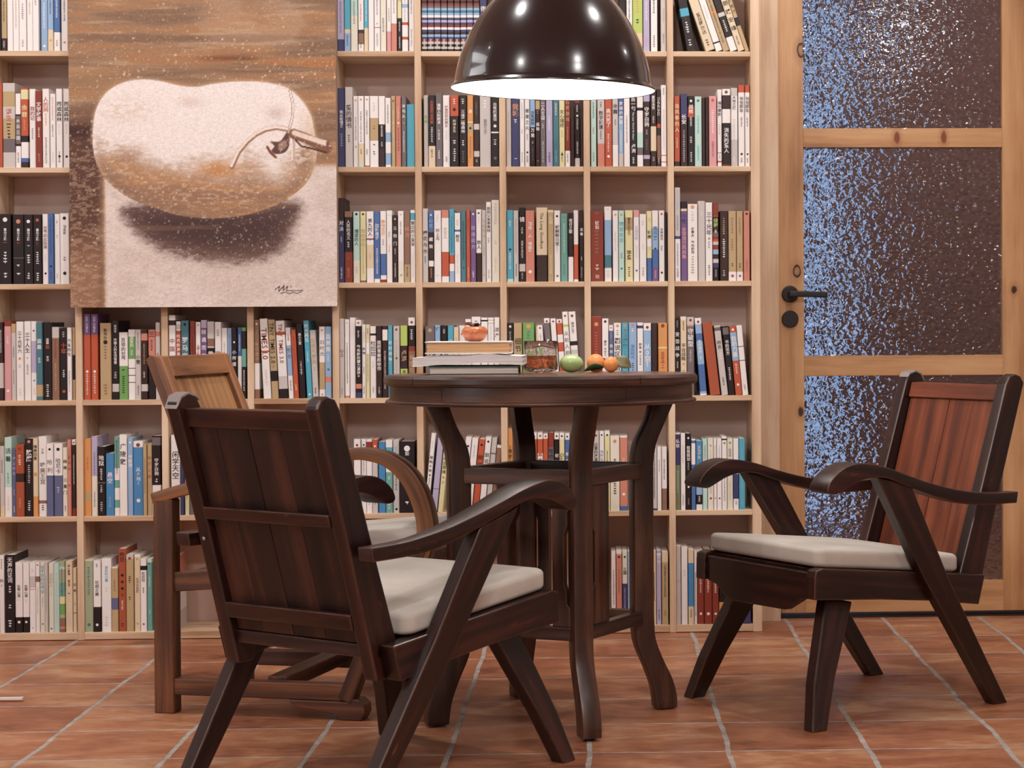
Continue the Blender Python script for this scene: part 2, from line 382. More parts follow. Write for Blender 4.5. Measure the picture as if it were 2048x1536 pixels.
# casing round the door
m = MB(); m.box(.783, .856, .190, .30, 0, 2.15, PINE); struct('trim_1', m, bevel=.002)
m = MB(); m.box(1.636, 1.70, .190, .30, 0, 2.15, PINE); struct('trim_2', m, bevel=.002)
m = MB(); m.box(.783, 1.70, .190, .30, 2.15, 2.22, PINE); struct('trim_3', m, bevel=.002)
m = MB(); m.box(.856, 1.636, .250, .32, 0.0, .006, plain('threshold_dark', rgb(40, 24, 20), .6)); struct('trim_4', m)
# door with three pebbled panes
door = empty('door_1', (0, 0, 0), kind='structure')
D0, D1 = .245, .285
def knotwood(base, knots):
    "copy of a wood material with knots at (u, v, ru, rv, dark) in the UV map"
    mm = base.copy(); mm.name = base.name+'_knotty'; N = mm.node_tree.nodes; L = mm.node_tree.links; B = N['Principled BSDF']
    src = B.inputs['Base Color'].links[0].from_socket
    uv = N.new('ShaderNodeUVMap'); uv.uv_map = 'UVMap'
    nz = N.new('ShaderNodeTexNoise'); nz.inputs['Scale'].default_value = 60; L.new(uv.outputs['UV'], nz.inputs['Vector'])
    for (u, v, ru, rv, kind) in knots:
        mp = N.new('ShaderNodeMapping'); mp.inputs['Location'].default_value = (-u/ru, -v/rv, 0); mp.inputs['Scale'].default_value = (1/ru, 1/rv, 1); L.new(uv.outputs['UV'], mp.inputs['Vector'])
        if kind == 2:
            mp.inputs['Rotation'].default_value = (0, 0, 0)
        ln = N.new('ShaderNodeVectorMath'); ln.operation = 'LENGTH'; L.new(mp.outputs[0], ln.inputs[0])
        d = math_(N, L, 'ADD', ln.outputs['Value'], math_(N, L, 'MULTIPLY', math_(N, L, 'SUBTRACT', nz.outputs['Fac'], .5), .5))
        halo = ramp(N, L, math_(N, L, 'MULTIPLY', d, .4), [(.3, (1, 1, 1, 1)), (.9, (0, 0, 0, 1))])
        src = mix(N, L, math_(N, L, 'MULTIPLY', halo, .5), src, rgb(150, 92, 52))
        if kind == 1:      # loose knot: dark ring, paler heart
            rg = ramp(N, L, d, [(.0, (.0, .0, .0, 1)), (.55, (.15, .15, .15, 1)), (.78, (1, 1, 1, 1)), (.98, (1, 1, 1, 1)), (1.0, (0, 0, 0, 1))])
            src = mix(N, L, rg, src, rgb(34, 18, 14))
        else:
            rg = ramp(N, L, d, [(.0, (1, 1, 1, 1)), (.7, (.9, .9, .9, 1)), (1.0, (0, 0, 0, 1))])
            src = mix(N, L, rg, src, rgb(120, 62, 36) if kind == 2 else rgb(40, 22, 16))
    L.new(src, B.inputs['Base Color']); return mm
# z is the grain direction of the stiles: U = z, V = x + .37 * 1
KL = knotwood(CEDAR, [(1.756, .933, .024, .013, 1), (1.075, .916, .020, .013, 1), (.64, .926, .018, .010, 0)])
KR = knotwood(CEDAR, [(1.015, 1.593, .014, .010, 0)])
KT = knotwood(CEDAR, [(1.229, 1.486, .010, .022, 2), (1.375, 1.486, .010, .022, 2)])
def stile(x0, x1, z0, z1, mat, nm):
    m = MB(); P = [(x0, z0), (x1, z0), (x1, z1), (x0, z1)]
    V = [(x, y, z) for y in (D0, D1) for x, z in P]
    F = [(0, 1, 2, 3), (7, 6, 5, 4), (0, 4, 5, 1), (1, 5, 6, 2), (2, 6, 7, 3), (3, 7, 4, 0)]
    vert = (z1-z0) > (x1-x0)
    uvs = [[((V[i][2], V[i][0]) if vert else (V[i][0], V[i][2])) if k < 2 else ((V[i][2], V[i][1]) if vert else (V[i][0], V[i][1])) for i in f] for k, f in enumerate(F)]
    m.add(V, F, mat, uvs); return m.build(nm, door, bevel=.0012)
stile(.858, .938, .018, 2.145, KL, 'stile')
stile(1.557, 1.634, .018, 2.145, KR, 'stile')
for z0, z1, mt in ((.018, .112, CEDAR), (.750, .812, CEDAR), (1.456, 1.515, KT), (2.06, 2.145, CEDAR)): stile(.938, 1.557, z0, z1, mt, 'rail')
for z0, z1 in ((.112, .750), (.812, 1.456), (1.515, 2.06)):
    m = MB(); m.box(.934, 1.561, .262, .268, z0-.004, z1+.004, PEBBLE); m.build('glass_pane', door)
def disc_y(mb, x, y0, y1, z, r, mat, seg=28):
    V = [(x+r*math.cos(2*PI*k/seg), y, z+r*math.sin(2*PI*k/seg)) for y in (y0, y1) for k in range(seg)]
    F = [tuple(range(seg-1, -1, -1))[::-1], tuple(range(2*seg-1, seg-1, -1))]+[(k, seg+k, seg+(k+1) % seg, (k+1) % seg) for k in range(seg)]
    mb.add(V, F, mat)
m = MB(); disc_y(m, .894, D0-.009, D0+.001, 1.004, .026, BLACKM)
m.path([(.894, D0-.006, 1.004), (.894, D0-.045, 1.004)], [(.017, .017)]*2, BLACKM, (0, 0, 1))
m.path([(.887, D0-.046, 1.004), (.91, D0-.047, 1.004), (1.005, D0-.046, 1.001)], [(.018, .018)]*3, BLACKM, (0, 0, 1))
m.build('door_handle', door, bevel=.0035, seg=3)
m = MB(); disc_y(m, .894, D0-.009, D0+.001, .927, .026, BLACKM); m.build('lock_cover', door, bevel=.002)
# bluish lit window at the end of the hall, and a dim light added to lift the hall
hw = empty('window_1', (0, 0, 0), kind='structure')
m = MB(); m.box(1.14, 1.42, 3.06, 3.09, .02, 2.5, emis('night_blue_daylight', rgb(164, 192, 236), HALL_BLUE)); m.build('window_or_fill_pane', hw)
m = MB(); m.box(1.09, 1.14, 3.04, 3.10, 0, 2.55, BLACKM); m.box(1.42, 1.47, 3.04, 3.10, 0, 2.55, BLACKM)
for z in (.5, 1.05, 1.6, 2.1): m.box(1.14, 1.42, 3.045, 3.06, z, z+.06, BLACKM)
m.build('window_or_fill_frame', hw)
hl = bpy.data.lights.new('hall_fill_light', 'POINT'); hl.energy = 30; hl.shadow_soft_size = .08; hl.color = (1, .86, .82)
o = bpy.data.objects.new('hall_fill_light', hl); COL.objects.link(o); o.location = (2.3, 1.7, 2.3)
t = empty('sparkle_lamp', (1.56, 2.2, 2.12)); tag(t, 'small round globe added behind the pebbled glass for sparkle', 'lamp')  # globe added in the hall to throw sparkles through the glass
m = MB(); m.lathe([(.0005, -.05), (.035, -.036), (.05, 0), (.035, .036), (.0005, .05)], emis('sparkle_globe', (.92, .95, 1, 1), 40), 24); m.build('globe', t)
m = MB(); m.lathe([(.004, .04), (.004, .63)], BLACKM, 8); m.build('stem', t)
def spot_light(name, loc, aim, w, r, ang=2.0, blend=.6, col=(1, .965, .935)):
    ld = bpy.data.lights.new(name, 'SPOT'); ld.energy = w*10; ld.shadow_soft_size = r; ld.spot_size = ang; ld.spot_blend = blend; ld.color = col
    o = bpy.data.objects.new(name, ld); COL.objects.link(o); o.location = loc
    o.rotation_euler = (Vector(aim)-Vector(loc)).to_track_quat('-Z', 'Y').to_euler(); return o
for i, (p, aim, w, r) in enumerate(DOWNLIGHTS):
    t = empty('ceiling_spotlight', (p[0], p[1], 2.75))
    tag(t, 'small black ceiling spotlight', 'spotlight', 'ceiling spotlights above the picture')
    m = MB(); m.lathe([(.045, 0), (.045, -.012), (.05, -.012), (.05, -.030), (.042, -.030), (.042, -.024)], BLACKM, 24)
    m.build('housing', t)
    m = MB(); m.lathe([(.0005, -.026), (.040, -.027)], emis('spot_lens', (1, .98, .96, 1), 45), 24); m.build('lens', t)
    spot_light('spot_light', (p[0], p[1], 2.715), aim, w, r)
# fill panel and glowing fill pane, both added behind the camera
t = empty('fill_panel_light', (0.3, -5.6, 2.75)); tag(t, 'square frosted fill panel added behind the camera', 'ceiling light')
m = MB(); m.box(-.62, .62, -.62, .62, -.03, 0, BLACKM); m.build('frame', t)
m = MB(); m.box(-.59, .59, -.59, .59, -.034, -.031, emis('fill_panel_glow', (1, .95, .92, 1), 4)); m.build('diffuser', t)
ad = bpy.data.lights.new('fill_panel_area', 'AREA'); ad.shape = 'SQUARE'; ad.size = 1.15; ad.energy = FILL_PANEL_W; ad.color = (1, .965, .945)
o = bpy.data.objects.new('fill_panel_area', ad); COL.objects.link(o); o.location = (.3, -5.6, 2.712)
t = empty('ceiling_strip_light', (-2.5, -.6, 2.75)); tag(t, 'long frosted ceiling light left of the bookcase', 'ceiling light')
m = MB(); m.box(-.33, .33, -.75, .75, -.05, 0, BLACKM); m.build('frame', t)
m = MB(); m.box(-.30, .30, -.72, .72, -.054, -.051, emis('strip_glow', (1, .97, .97, 1), 12)); m.build('diffuser', t)
w2 = empty('fill_pane', (-3.4, -4.2, 0), kind='structure')  # unseen glowing pane added for soft fill light
m = MB(); m.box(-.0, .03, -.75, .75, .55, 2.35, emis('fill_pane_glow', (.92, .95, 1, 1), FILL_PANE_E)); m.build('window_or_fill_pane', w2)
m = MB(); m.box(0, .05, -.8, -.75, .5, 2.4, PINE); m.box(0, .05, .75, .8, .5, 2.4, PINE); m.box(0, .05, -.8, .8, 2.35, 2.4, PINE); m.box(0, .05, -.8, .8, .5, .55, PINE); m.build('window_or_fill_frame', w2)

# ------------------------------------------------------------------ bookcase
UX = [-1.7087, -1.4615, -1.2142, -0.9669, -0.7178, -0.4700, -0.2253, 0.0215, 0.2691, 0.5164, 0.7674]   # upright centres
Z0, HH, BT, UT, SD = .0234, .3392, .0155, .019, .205
bc = empty('bookcase', (-.47, .1, 0)); tag(bc, 'tall pale pine bookcase of open square compartments along the wall', 'bookcase')
def bcp(name, *b, mat=PINE, axis=None, bev=.0012):
    m = MB(); m.box(b[0], b[1], b[2], b[3], b[4], b[5], mat, axis=axis)
    o = m.build(name, bc, bevel=bev); o.location = (.47, -.1, 0); return o
for i, x in enumerate(UX):
    h = .0135 if i == len(UX)-1 else UT/2
    bcp('upright', x-h, x+h, 0, SD, .0005, Z0+6*HH+.012)
for k in range(7):
    z = Z0+k*HH
    for i in range(len(UX)-1):
        h1 = .0135 if i == len(UX)-2 else UT/2
        bcp('shelf_board', UX[i]+UT/2, UX[i+1]-h1, .0015, SD-.004, z-(BT if k else .0215), z, mat=PINE_EDGE if (i+k) % 3 == 0 else PINE, axis=0)
m = MB(); m.box(UX[0], UX[-1], SD-.003, SD+.004, .001, Z0+6*HH+.012, BACKP); o = m.build('back_panel', bc); o.location = (.47, -.1, 0)
# ------------------------------------------------------------------ armchairs with slanting rear legs
def lerp(a, b, t): return a+(b-a)*t
def sstep(x, a, b): t = min(max((x-a)/(b-a), 0), 1); return t*t*(3-2*t)
def curve(P, k=5):
    out = []
    for i in range(len(P)-1):
        p0, p1, p2, p3 = P[max(i-1, 0)], P[i], P[i+1], P[min(i+2, len(P)-1)]
        for j in range(k):
            q = j/k; out.append(tuple(.5*(2*p1[a]+(-p0[a]+p2[a])*q+(2*p0[a]-5*p1[a]+4*p2[a]-p3[a])*q*q+(-p0[a]+3*p1[a]-3*p2[a]+p3[a])*q**3) for a in (0, 1)))
    return out+[P[-1]]
def make_chair(name, pose, label, panel, zr=0., zl=0., diag=None, wood_=None, shiny=1):
    W = wood_ or DARKW
    t = empty(name, (pose[0], pose[1], 0), pose[2]); tag(t, label, 'armchair')
    arm = [(-.205, .509), (-.1, .512), (0, .526), (.08, .545), (.15, .566), (.22, .588), (.28, .600), (.32, .599), (.355, .587), (.382, .566), (.393, .546), (.388, .536), (.366, .534), (.34, .545), (.31, .558), (.27, .566), (.22, .563), (.16, .543), (.09, .52), (0, .495), (-.08, .484), (-.2, .482)]
    at_ = arm[:12]; ab_ = arm[11:]; arm = curve(at_, 4)[:-1]+curve(ab_, 4)
    for s in (-1, 1):
        dz = zl if s > 0 else zr
        pa = [(u, w+dz*sstep(u, -.2, .2)) for u, w in arm]
        m = MB(); m.prism(pa, -1, 1, W, vf=lambda u, w, v: s*(.247+(.018+.016*sstep(u, -.1, .27))*v+.008*sstep(u, 0, .3)))
        lg = m.build('armrest', t, bevel=.005, seg=3, smooth_all=True); e = lg.modifiers.new('es', 'EDGE_SPLIT'); e.split_angle = .42
        m = MB(); m.prism([(-.12, .313), (.37, .363), (.388, .358), (.392, .343), (.393, .293), (.20, .279), (.05, .264), (-.10, .243)], s*.205, s*.240, W); m.build('side_rail', t, bevel=.003)
        # slanting rear leg that runs up to the armrest
        dg = diag
        m = MB(); m.prism([(u, w+(dz if w > .5 else 0)) for u, w in dg], -1, 1, W, vf=lambda u, w, v: s*(.233+.026*w/.55+.0165*v)); m.build('leg', t, bevel=.003)
        m = MB(); m.prism([(.245, .272), (.320, .284), (.392, .10), (.418, 0), (.376, 0), (.33, .11)], -1, 1, W, vf=lambda u, w, v: s*(.245-.075*w/.28+.0175*v)); m.build('leg', t, bevel=.0035)
        m = MB(); m.prism([(-.283, .768), (-.272, .784), (-.254, .791), (-.234, .785), (-.222, .766), (-.145, .53), (-.070, .312), (-.085, .245), (-.128, .243), (-.205, .52)], s*.170, s*.2045, W); bp = m.build('back_post', t, bevel=.005, seg=3)
        if s == shiny:  # silvery shell: highlight on the worn post top, put into colour and shape
            m = MB(); m.prism([(-.2855, .760), (-.2775, .777), (-.2735, .7855), (-.254, .7925), (-.2325, .7865), (-.226, .775), (-.235, .782), (-.254, .788), (-.271, .781), (-.281, .765)], s*.1692, s*.2052, STEELT); m.build('corner_glint', bp, bevel=.0015)
            if panel is DARKER:
                X = Matrix.Translation((-.2025, s*.187, .500)) @ Matrix.Rotation(math.radians(-90-16), 4, 'Y'); m = MB(); m.lathe([(.0005, .0012), (.0035, .001), (.004, -.001)], STEELT, 16, f=lambda q, a, r, z: tuple(X @ Vector(q))); m.build('screw', bp)
    ur = lambda w: -.283+.2914*(.775-w)
    def bar(nm, w0, w1, a, b, mat, hv=.1695, bev=.003):
        m = MB(); m.prism([(ur(w0)+a, w0), (ur(w0)+b, w0), (ur(w1)+b, w1), (ur(w1)+a, w1)], -hv, hv, mat, vf=None); 
        # grain runs across
        for i in range(len(m.uv)): m.uv[i] = [(m.v[j][1], m.v[j][2]+m.v[j][0]) for j in m.f[i]]
        return m.build(nm, t, bevel=bev)
    bar('top_rail', .724, .762, .012, .042, panel if panel is REDP else W)
    bar('batten', .541, .566, .0, .018, W); bar('batten', .340, .372, .0, .018, W)
    m = MB(); cuts = [-.169, -.075, .012, .098, .169] if panel is not REDP else [-.169, -.1, -.015, .075, .169]
    for k in range(4):
        o = .0006*(k % 2); a, b = .019+o, .033+o
        m.prism([(ur(.315)+a, .315), (ur(.315)+b, .315), (ur(.727)+b, .727), (ur(.727)+a, .727)], cuts[k]+.0008, cuts[k+1]-.0008, panel)
        for i in range(len(m.uv)-6, len(m.uv)): m.uv[i] = [(m.v[j][2]+k*1.7, m.v[j][1]+k*.31) for j in m.f[i]]
    m.build('back_panel', t)
    m = MB(); m.box(-.130, -.072, -.2045, .2045, .286, .312, W, axis=1); m.build('rear_rail', t, bevel=.003)
    m = MB(); P = [(-.2045, .352), (.2045, .352), (.2045, .292), (.17, .286), (.11, .256), (-.11, .252), (-.17, .286), (-.2045, .292)]
    m.prism([(p, q) for p, q in P], .358, .384, W)
    m.v = [(y, x, z) for x, y, z in m.v]; m.build('front_rail', t, bevel=.003)
    m = MB(); m.prism([(-.075, .300), (.357, .345), (.357, .357), (-.075, .312)], -.203, .203, W); m.build('seat_board', t)
    return t
def slab(u0, u1, v0, v1, zf, th, r=.026, er=.012, name='seat_cushion', n=7, puff=.006, loc=None, rz=0):
    "upholstered cushion: rounded rectangle, rolled edges; zf(u, v) is its underside"
    cu, cv = (u0+u1)/2, (v0+v1)/2; hu, hv = (u1-u0)/2, (v1-v0)/2
    def ring(ins, k=10, sub=8):
        rr = max(r-ins*.6, .004); pts = []
        for cx_, cy_, a0 in ((hu-rr-ins, hv-rr-ins, 0), (-(hu-rr-ins), hv-rr-ins, 90), (-(hu-rr-ins), -(hv-rr-ins), 180), (hu-rr-ins, -(hv-rr-ins), 270)):
            arc = [(cx_+rr*math.cos(math.radians(a0+90*i/k)), cy_+rr*math.sin(math.radians(a0+90*i/k))) for i in range(k+1)]
            pts.append(arc)
        out = []
        for i in range(4):
            out += pts[i]; a, b = pts[i][-1], pts[(i+1) % 4][0]
            out += [(lerp(a[0], b[0], j/sub), lerp(a[1], b[1], j/sub)) for j in range(1, sub)]
        return out
    rings = []
    for i in range(n+1): a = PI/2*i/n; rings.append((er*(1-math.sin(a)), er*(1-math.cos(a))))
    for i in range(n+1): a = PI/2*i/n; rings.append((er*(1-math.cos(a)), th-er+er*math.sin(a)))
    for q in (.25, .5, .72, .9): rings.append((er+q*min(hu, hv)*.95, th))
    V = []; F = []; M = None
    for ins, z in rings:
        R = ring(min(ins, min(hu, hv)-.01)); M = len(R)
        for (x, y) in R:
            e = max(0, 1-(x/hu)**4)*max(0, 1-(y/hv)**4); zz = z+(puff*e if z > th*.6 else 0)
            s_ = 1+.0*z
            V.append((cu+x, cv+y, zf(cu+x, cv+y)+zz))
    for i in range(len(rings)-1):
        for k in range(M): F.append((i*M+k, i*M+(k+1) % M, (i+1)*M+(k+1) % M, (i+1)*M+k))
    F.append(tuple(range(M-1, -1, -1))); F.append(tuple((len(rings)-1)*M+k for k in range(M)))
    m = MB(); m.add(V, F, FABRIC, smooth=True); o = m.build(name, loc=loc, smooth_all=True); o.rotation_euler = (0, 0, rz); return o
PA = (-.2302, -1.8522, math.radians(52.83)); PB = (.9859, -1.0066, math.radians(210.59))
DGA = [(.098, .521), (.216, .553), (.047, .31), (-.19, 0), (-.238, 0), (-.024, .32)]
DGB = [(.138, .543), (.240, .566), (.093, .325), (-.137, 0), (-.182, 0), (.012, .31)]
make_chair('armchair', PA, 'dark walnut armchair seen from behind, in front of the elm chair', DARKER, diag=DGA, zl=-.012)
make_chair('armchair', PB, 'dark armchair with reddish wooden back, in front of the glazed door', REDP, diag=DGB, zr=-.02, shiny=-1)
zc = lambda u, v: .313+(u+.12)*.0992+.0015
c = slab(-.060, .378, -.222, .222, zc, .044, loc=(PA[0], PA[1], 0), rz=PA[2]); tag(c, 'pale grey cushion on the dark armchair seen from behind', 'cushion', 'seat cushions')
c = slab(-.060, .372, -.222, .222, zc, .043, loc=(PB[0], PB[1], 0), rz=PB[2]); tag(c, 'pale grey cushion on the armchair in front of the door', 'cushion', 'seat cushions')

# ------------------------------------------------------------------ elm chair with hooped arms
TC = math.radians(-15)
t = empty('armchair', (-.749, -1.108, 0), TC); tag(t, 'brown elm armchair with a hooped armrest and sled base, beside the bookcase', 'armchair')
pu = lambda w: -.053+.39*(.83-w)
for y0 in (0., .418):
    y1 = y0+.042; ym = (y0+y1)/2
    m = MB(); m.box(-.022, .028, y0, y1, 0, .508, OAKD, axis=2); m.build('leg', t, bevel=.003)
    m = MB(); m.box(.026, .462, y0+.004, y1-.004, .044, .083, OAKD, axis=0); m.build('sled_rail', t, bevel=.003)
    m = MB(); m.prism([(.315, .0435), (.335, .027), (.43, .014), (.446, 0), (.498, 0), (.508, .018), (.506, .038), (.492, .050), (.463, .052), (.463, .0435)], y0, y1+.004, OAKD); m.build('foot_block', t, bevel=.003)
    pts = [(.458, ym, .045), (.496, ym, .141), (.545, ym, .225), (.60, ym, .31), (.630, ym, .37), (.650, ym, .42)]
    if y0 > 0: pts = pts[:5]
    m = MB(); m.path(pts, [(.036, .044)]*len(pts), OAKD, (0, 1, 0)); m.build('leg', t, bevel=.003)
    arc = [(-.026, ym, .508), (.06, ym, .533), (.2, ym, .566), (.34, ym, .596), (.43, ym, .612), (.49, ym, .620), (.53, ym, .618), (.57, ym, .610), (.607, ym, .592), (.637, ym, .566), (.660, ym, .532), (.676, ym, .492), (.684, ym, .452), (.680, ym, .415), (.668, ym, .385)]
    sz = [(.028, .042)]*5+[(.030, .042)]*2+[(.036, .042)]*3+[(.042, .042)]*5
    arc = [(x if x < .45 else .45+(x-.45)*.885, y, z) for x, y, z in arc]
    arc2 = curve([(x, z) for x, y, z in arc], 4); sz = [(lerp(.028, .042, sstep(x+.2*max(0, .6-z), .50, .66)), .042) for x, z in arc2]; arc = [(x, ym, z) for x, z in arc2]
    if y0 == 0: m = MB(); m.path(arc, sz, OAK, (0, 1, 0)); lg = m.build('armrest', t, bevel=.003, smooth_all=True); e = lg.modifiers.new('es', 'EDGE_SPLIT'); e.split_angle = .45
    yp = .040 if y0 == 0 else .384; w0 = .318
    m = MB(); m.prism([(pu(.845)+.0, .838), (pu(.845)+.012, .850), (pu(.845)+.040, .846), (pu(w0)+.044, w0), (pu(w0)+.004, w0)], yp, yp+.036, OAK); m.build('back_post', t, bevel=.004)
    m = MB(); m.prism([(.024, .288), (.024, .334), (.62, .384), (.64, .36), (.63, .34)], y0+.008, y1-.008, OAKD); m.build('side_rail', t, bevel=.003)
def cbar(nm, w0, w1, a, b, mat, y0=.074, y1=.386, acr=True):
    m = MB(); m.prism([(pu(w0)+a, w0), (pu(w0)+b, w0), (pu(w1)+b, w1), (pu(w1)+a, w1)], y0, y1, mat)
    for i in range(len(m.uv)): m.uv[i] = [((m.v[j][1], m.v[j][2]+m.v[j][0]) if acr else (m.v[j][2], m.v[j][1])) for j in m.f[i]]
    return m.build(nm, t, bevel=.003)
cbar('top_rail', .798, .846, .004, .042, OAK)
cbar('back_panel', .36, .80, .012, .026, OAKP, acr=False)
cbar('bottom_rail', .322, .362, .006, .038, OAK)
m = MB(); m.path([(.275, .038, .074), (.275, .422, .074)], [(.05, .034)]*2, OAKD); m.build('cross_stretcher', t, bevel=.003)
m = MB(); m.box(.56, .60, .034, .426, .335, .372, OAKD, axis=1); m.build('front_rail', t, bevel=.003)
m = MB(); m.box(.03, .06, .034, .426, .29, .328, OAKD, axis=1); m.build('rear_rail', t, bevel=.003)
m = MB(); m.prism([(.03, .318), (.62, .368), (.62, .376), (.03, .327)], .034, .426, OAKD); m.build('seat_board', t)
c = slab(.192, .645, .047, .413, lambda u, v: .3285+(u-.03)*.0845+.0005, .066, loc=(-.749, -1.108, 0), rz=TC, er=.018); tag(c, 'pale cushion on the brown elm armchair, mostly hidden', 'cushion', 'seat cushions')

# ------------------------------------------------------------------ round table
TX, TY, TA, TZ = .154, -1.215, math.radians(17.5), .8000
TILT = math.radians(-.7)
def table_z(y): return .0034+TZ+(TY-y)*math.tan(-TILT)
t = empty('round_table', (TX, TY, .0034)); t.rotation_euler = (Matrix.Rotation(TILT, 3, 'X') @ Matrix.Rotation(TA, 3, 'Z')).to_euler(); tag(t, 'dark walnut round table with curved legs under the black pendant', 'table')
m = MB(); m.lathe([(0.0005, TZ), (.30, TZ), (.352, TZ), (.361, TZ-.002), (.3655, TZ-.008), (.3655, TZ-.018), (.362, TZ-.024), (.356, TZ-.026), (.0005, TZ-.026)], TABLEW, 96, smooth=False)
m.mi(TABLET)
for i in range(96*2): m.m[i] = 1
for i in range(96*2): m.uv[i] = [(m.v[j][0], m.v[j][1]) for j in m.f[i]]
m.sm = [True]*len(m.sm)
tt = m.build('table_top', t); 
e = tt.modifiers.new('es', 'EDGE_SPLIT'); e.split_angle = .5
for a0 in (.35, 1.9, 3.6, 5.1):      # joints between the rim segments
    m = MB(); ca, sa = math.cos(a0-PI/2), math.sin(a0-PI/2)
    m.prism([(.36, TZ-.020), (.3660, TZ-.020), (.3660, TZ-.006), (.36, TZ-.006)], -.0007, .0007, BLACKM, X=Matrix.Rotation(a0-PI/2, 4, 'Z')); m.build('rim_joint', tt)
m = MB(); m.lathe([(.335, TZ-.026), (.353, TZ-.026), (.353, TZ-.057), (.335, TZ-.057)], TABLEW, 96, smooth=False); m.sm = [True]*len(m.sm)
ap = m.build('apron', t); e = ap.modifiers.new('es', 'EDGE_SPLIT'); e.split_angle = .5
for a0 in (-2.22, -1.0+.0, .1, 1.9, 3.1):
    m = MB(); m.prism([(.35, TZ-.056), (.3536, TZ-.056), (.3536, TZ-.027), (.35, TZ-.027)], -.0006, .0006, BLACKM, X=Matrix.Rotation(a0-TA, 4, 'Z')); m.build('apron_joint', ap)
m = MB(); m.lathe([(.30, TZ-.057), (.356, TZ-.057), (.361, TZ-.059), (.363, TZ-.0625), (.361, TZ-.066), (.355, TZ-.068), (.30, TZ-.068)], TABLEW, 96); m.build('moulding', t)
outer = [(.303, 0), (.303, .03), (.292, .07), (.268, .12), (.251, .165), (.247, .21), (.2465, .26), (.2465, .40), (.2465, .545), (.2475, .59), (.256, .635), (.276, .68), (.302, .735)]
inner = [(.251, .735), (.230, .68), (.207, .635), (.199, .59), (.198, .545), (.198, .40), (.198, .25), (.1985, .205), (.205, .155), (.228, .10), (.246, .05), (.253, 0)]
outer, inner = curve(outer), curve(inner)
LOFF = Matrix.Translation((.022*math.cos(TA), -.022*math.sin(TA), 0))      # the leg frame sits a little off the centre of the top
for k in range(4):
    X = LOFF @ Matrix.Rotation(PI/2*k, 4, 'Z'); m = MB()
    m.prism(outer+inner, -.022, .022, TABLEW, X=X, grain=(0, 1)); lg = m.build('leg', t, bevel=.003, smooth_all=True); e = lg.modifiers.new('es', 'EDGE_SPLIT'); e.split_angle = .45
    fz = {3: .0062, 0: .0044, 2: .0028}.get(k, .0008)
    m = MB(); m.lathe([(.0005, -fz), (.012, -fz), (.013, 0), (.0005, 0)], RUBBER, 20, c=tuple(LOFF @ Vector((.279*math.cos(PI/2*k), .279*math.sin(PI/2*k), 0)))); m.build('foot_glide', t)
    a, b = Vector((.222, 0, 0)), Vector((0, .222, 0)); d = (b-a).normalized(); a2, b2 = a+d*.020, b-d*.020
    for z, h in ((.568, .036), (.219, .030)):
        m = MB(); m.path([a2+Vector((0, 0, z)), b2+Vector((0, 0, z))], [(.026, h)]*2, TABLEW, X=X); m.build('stretcher', t, bevel=.002)
    # pierced side board beside the front and the back leg
    for e0, e1 in (((a, d),) if k in (1, 3) else ())+(((b, -d),) if k in (0, 2) else ()):
        m = MB(); n = Vector((-d.y, d.x, 0))
        prof = [(.022, .2345), (.068, .2345), (.068, .5495), (.022, .5495), (.022, .50), (.030, .49), (.030, .46), (.038, .44), (.038, .33), (.031, .31), (.031, .285), (.022, .275)]
        if k in (1, 3): prof = [(.022+(p-.022)*2.3, q) for p, q in prof]
        ang = math.atan2(e1.y, e1.x)
        Xf = X @ Matrix.Translation(e0) @ Matrix.Rotation(ang, 4, 'Z')
        m.prism(prof, -.008, .008, TABLEW, X=Xf, grain=(0, 1)); m.build('side_board', t, bevel=.0015)
# ------------------------------------------------------------------ pendant lamp
LX, LY, LZ = .185, -1.16, 1.471
t = empty('pendant_lamp', (LX, LY, LZ)); tag(t, 'large glossy black dome pendant lamp with lit white inside', 'pendant lamp')
t.rotation_euler = (math.radians(.6), math.radians(.9), 0)
prof = [(.2415, 0), (.2425, .002), (.2415, .005), (.236, .009), (.233, .016), (.229, .04), (.222, .07), (.211, .10), (.198, .13), (.181, .16), (.160, .19), (.135, .22), (.106, .246), (.072, .268), (.042, .281), (.030, .284), (.030, .34), (.022, .352), (.008, .358)]
m = MB(); m.lathe([(r, z) for r, z in prof], ENAMEL, 96); sh = m.build('lamp_shade', t)
inn = plain('white_enamel', (.92, .92, .9, 1), .5, .4)
m = MB(); m.lathe([(.2400, .001), (.232, .011), (.226, .04), (.219, .07), (.208, .10), (.195, .13), (.178, .16), (.157, .19), (.132, .22), (.103, .243), (.07, .264), (.04, .276), (.001, .278)], inn, 96); m.build('shade_lining', t)
m = MB(); m.lathe([(.0005, .13), (.022, .134), (.036, .15), (.040, .17), (.034, .195), (.018, .22), (.016, .262)], emis('bulb_glass', (1, .96, .9, 1), 30), 32); m.build('bulb', t)
m = MB(); m.lathe([(.003, .35), (.003, 1.25)], BLACKM, 10); m.build('cord', t)
m = MB(); m.lathe([(.001, 1.272), (.05, 1.272), (.05, 1.255), (.02, 1.235), (.003, 1.235)], BLACKM, 32); m.build('ceiling_cup', t)
pl = bpy.data.lights.new('pendant_light', 'POINT'); pl.energy = LAMP_W; pl.shadow_soft_size = .045; pl.color = (1, .94, .87)
o = bpy.data.objects.new('pendant_light', pl); COL.objects.link(o); o.location = (LX, LY, LZ+.10)
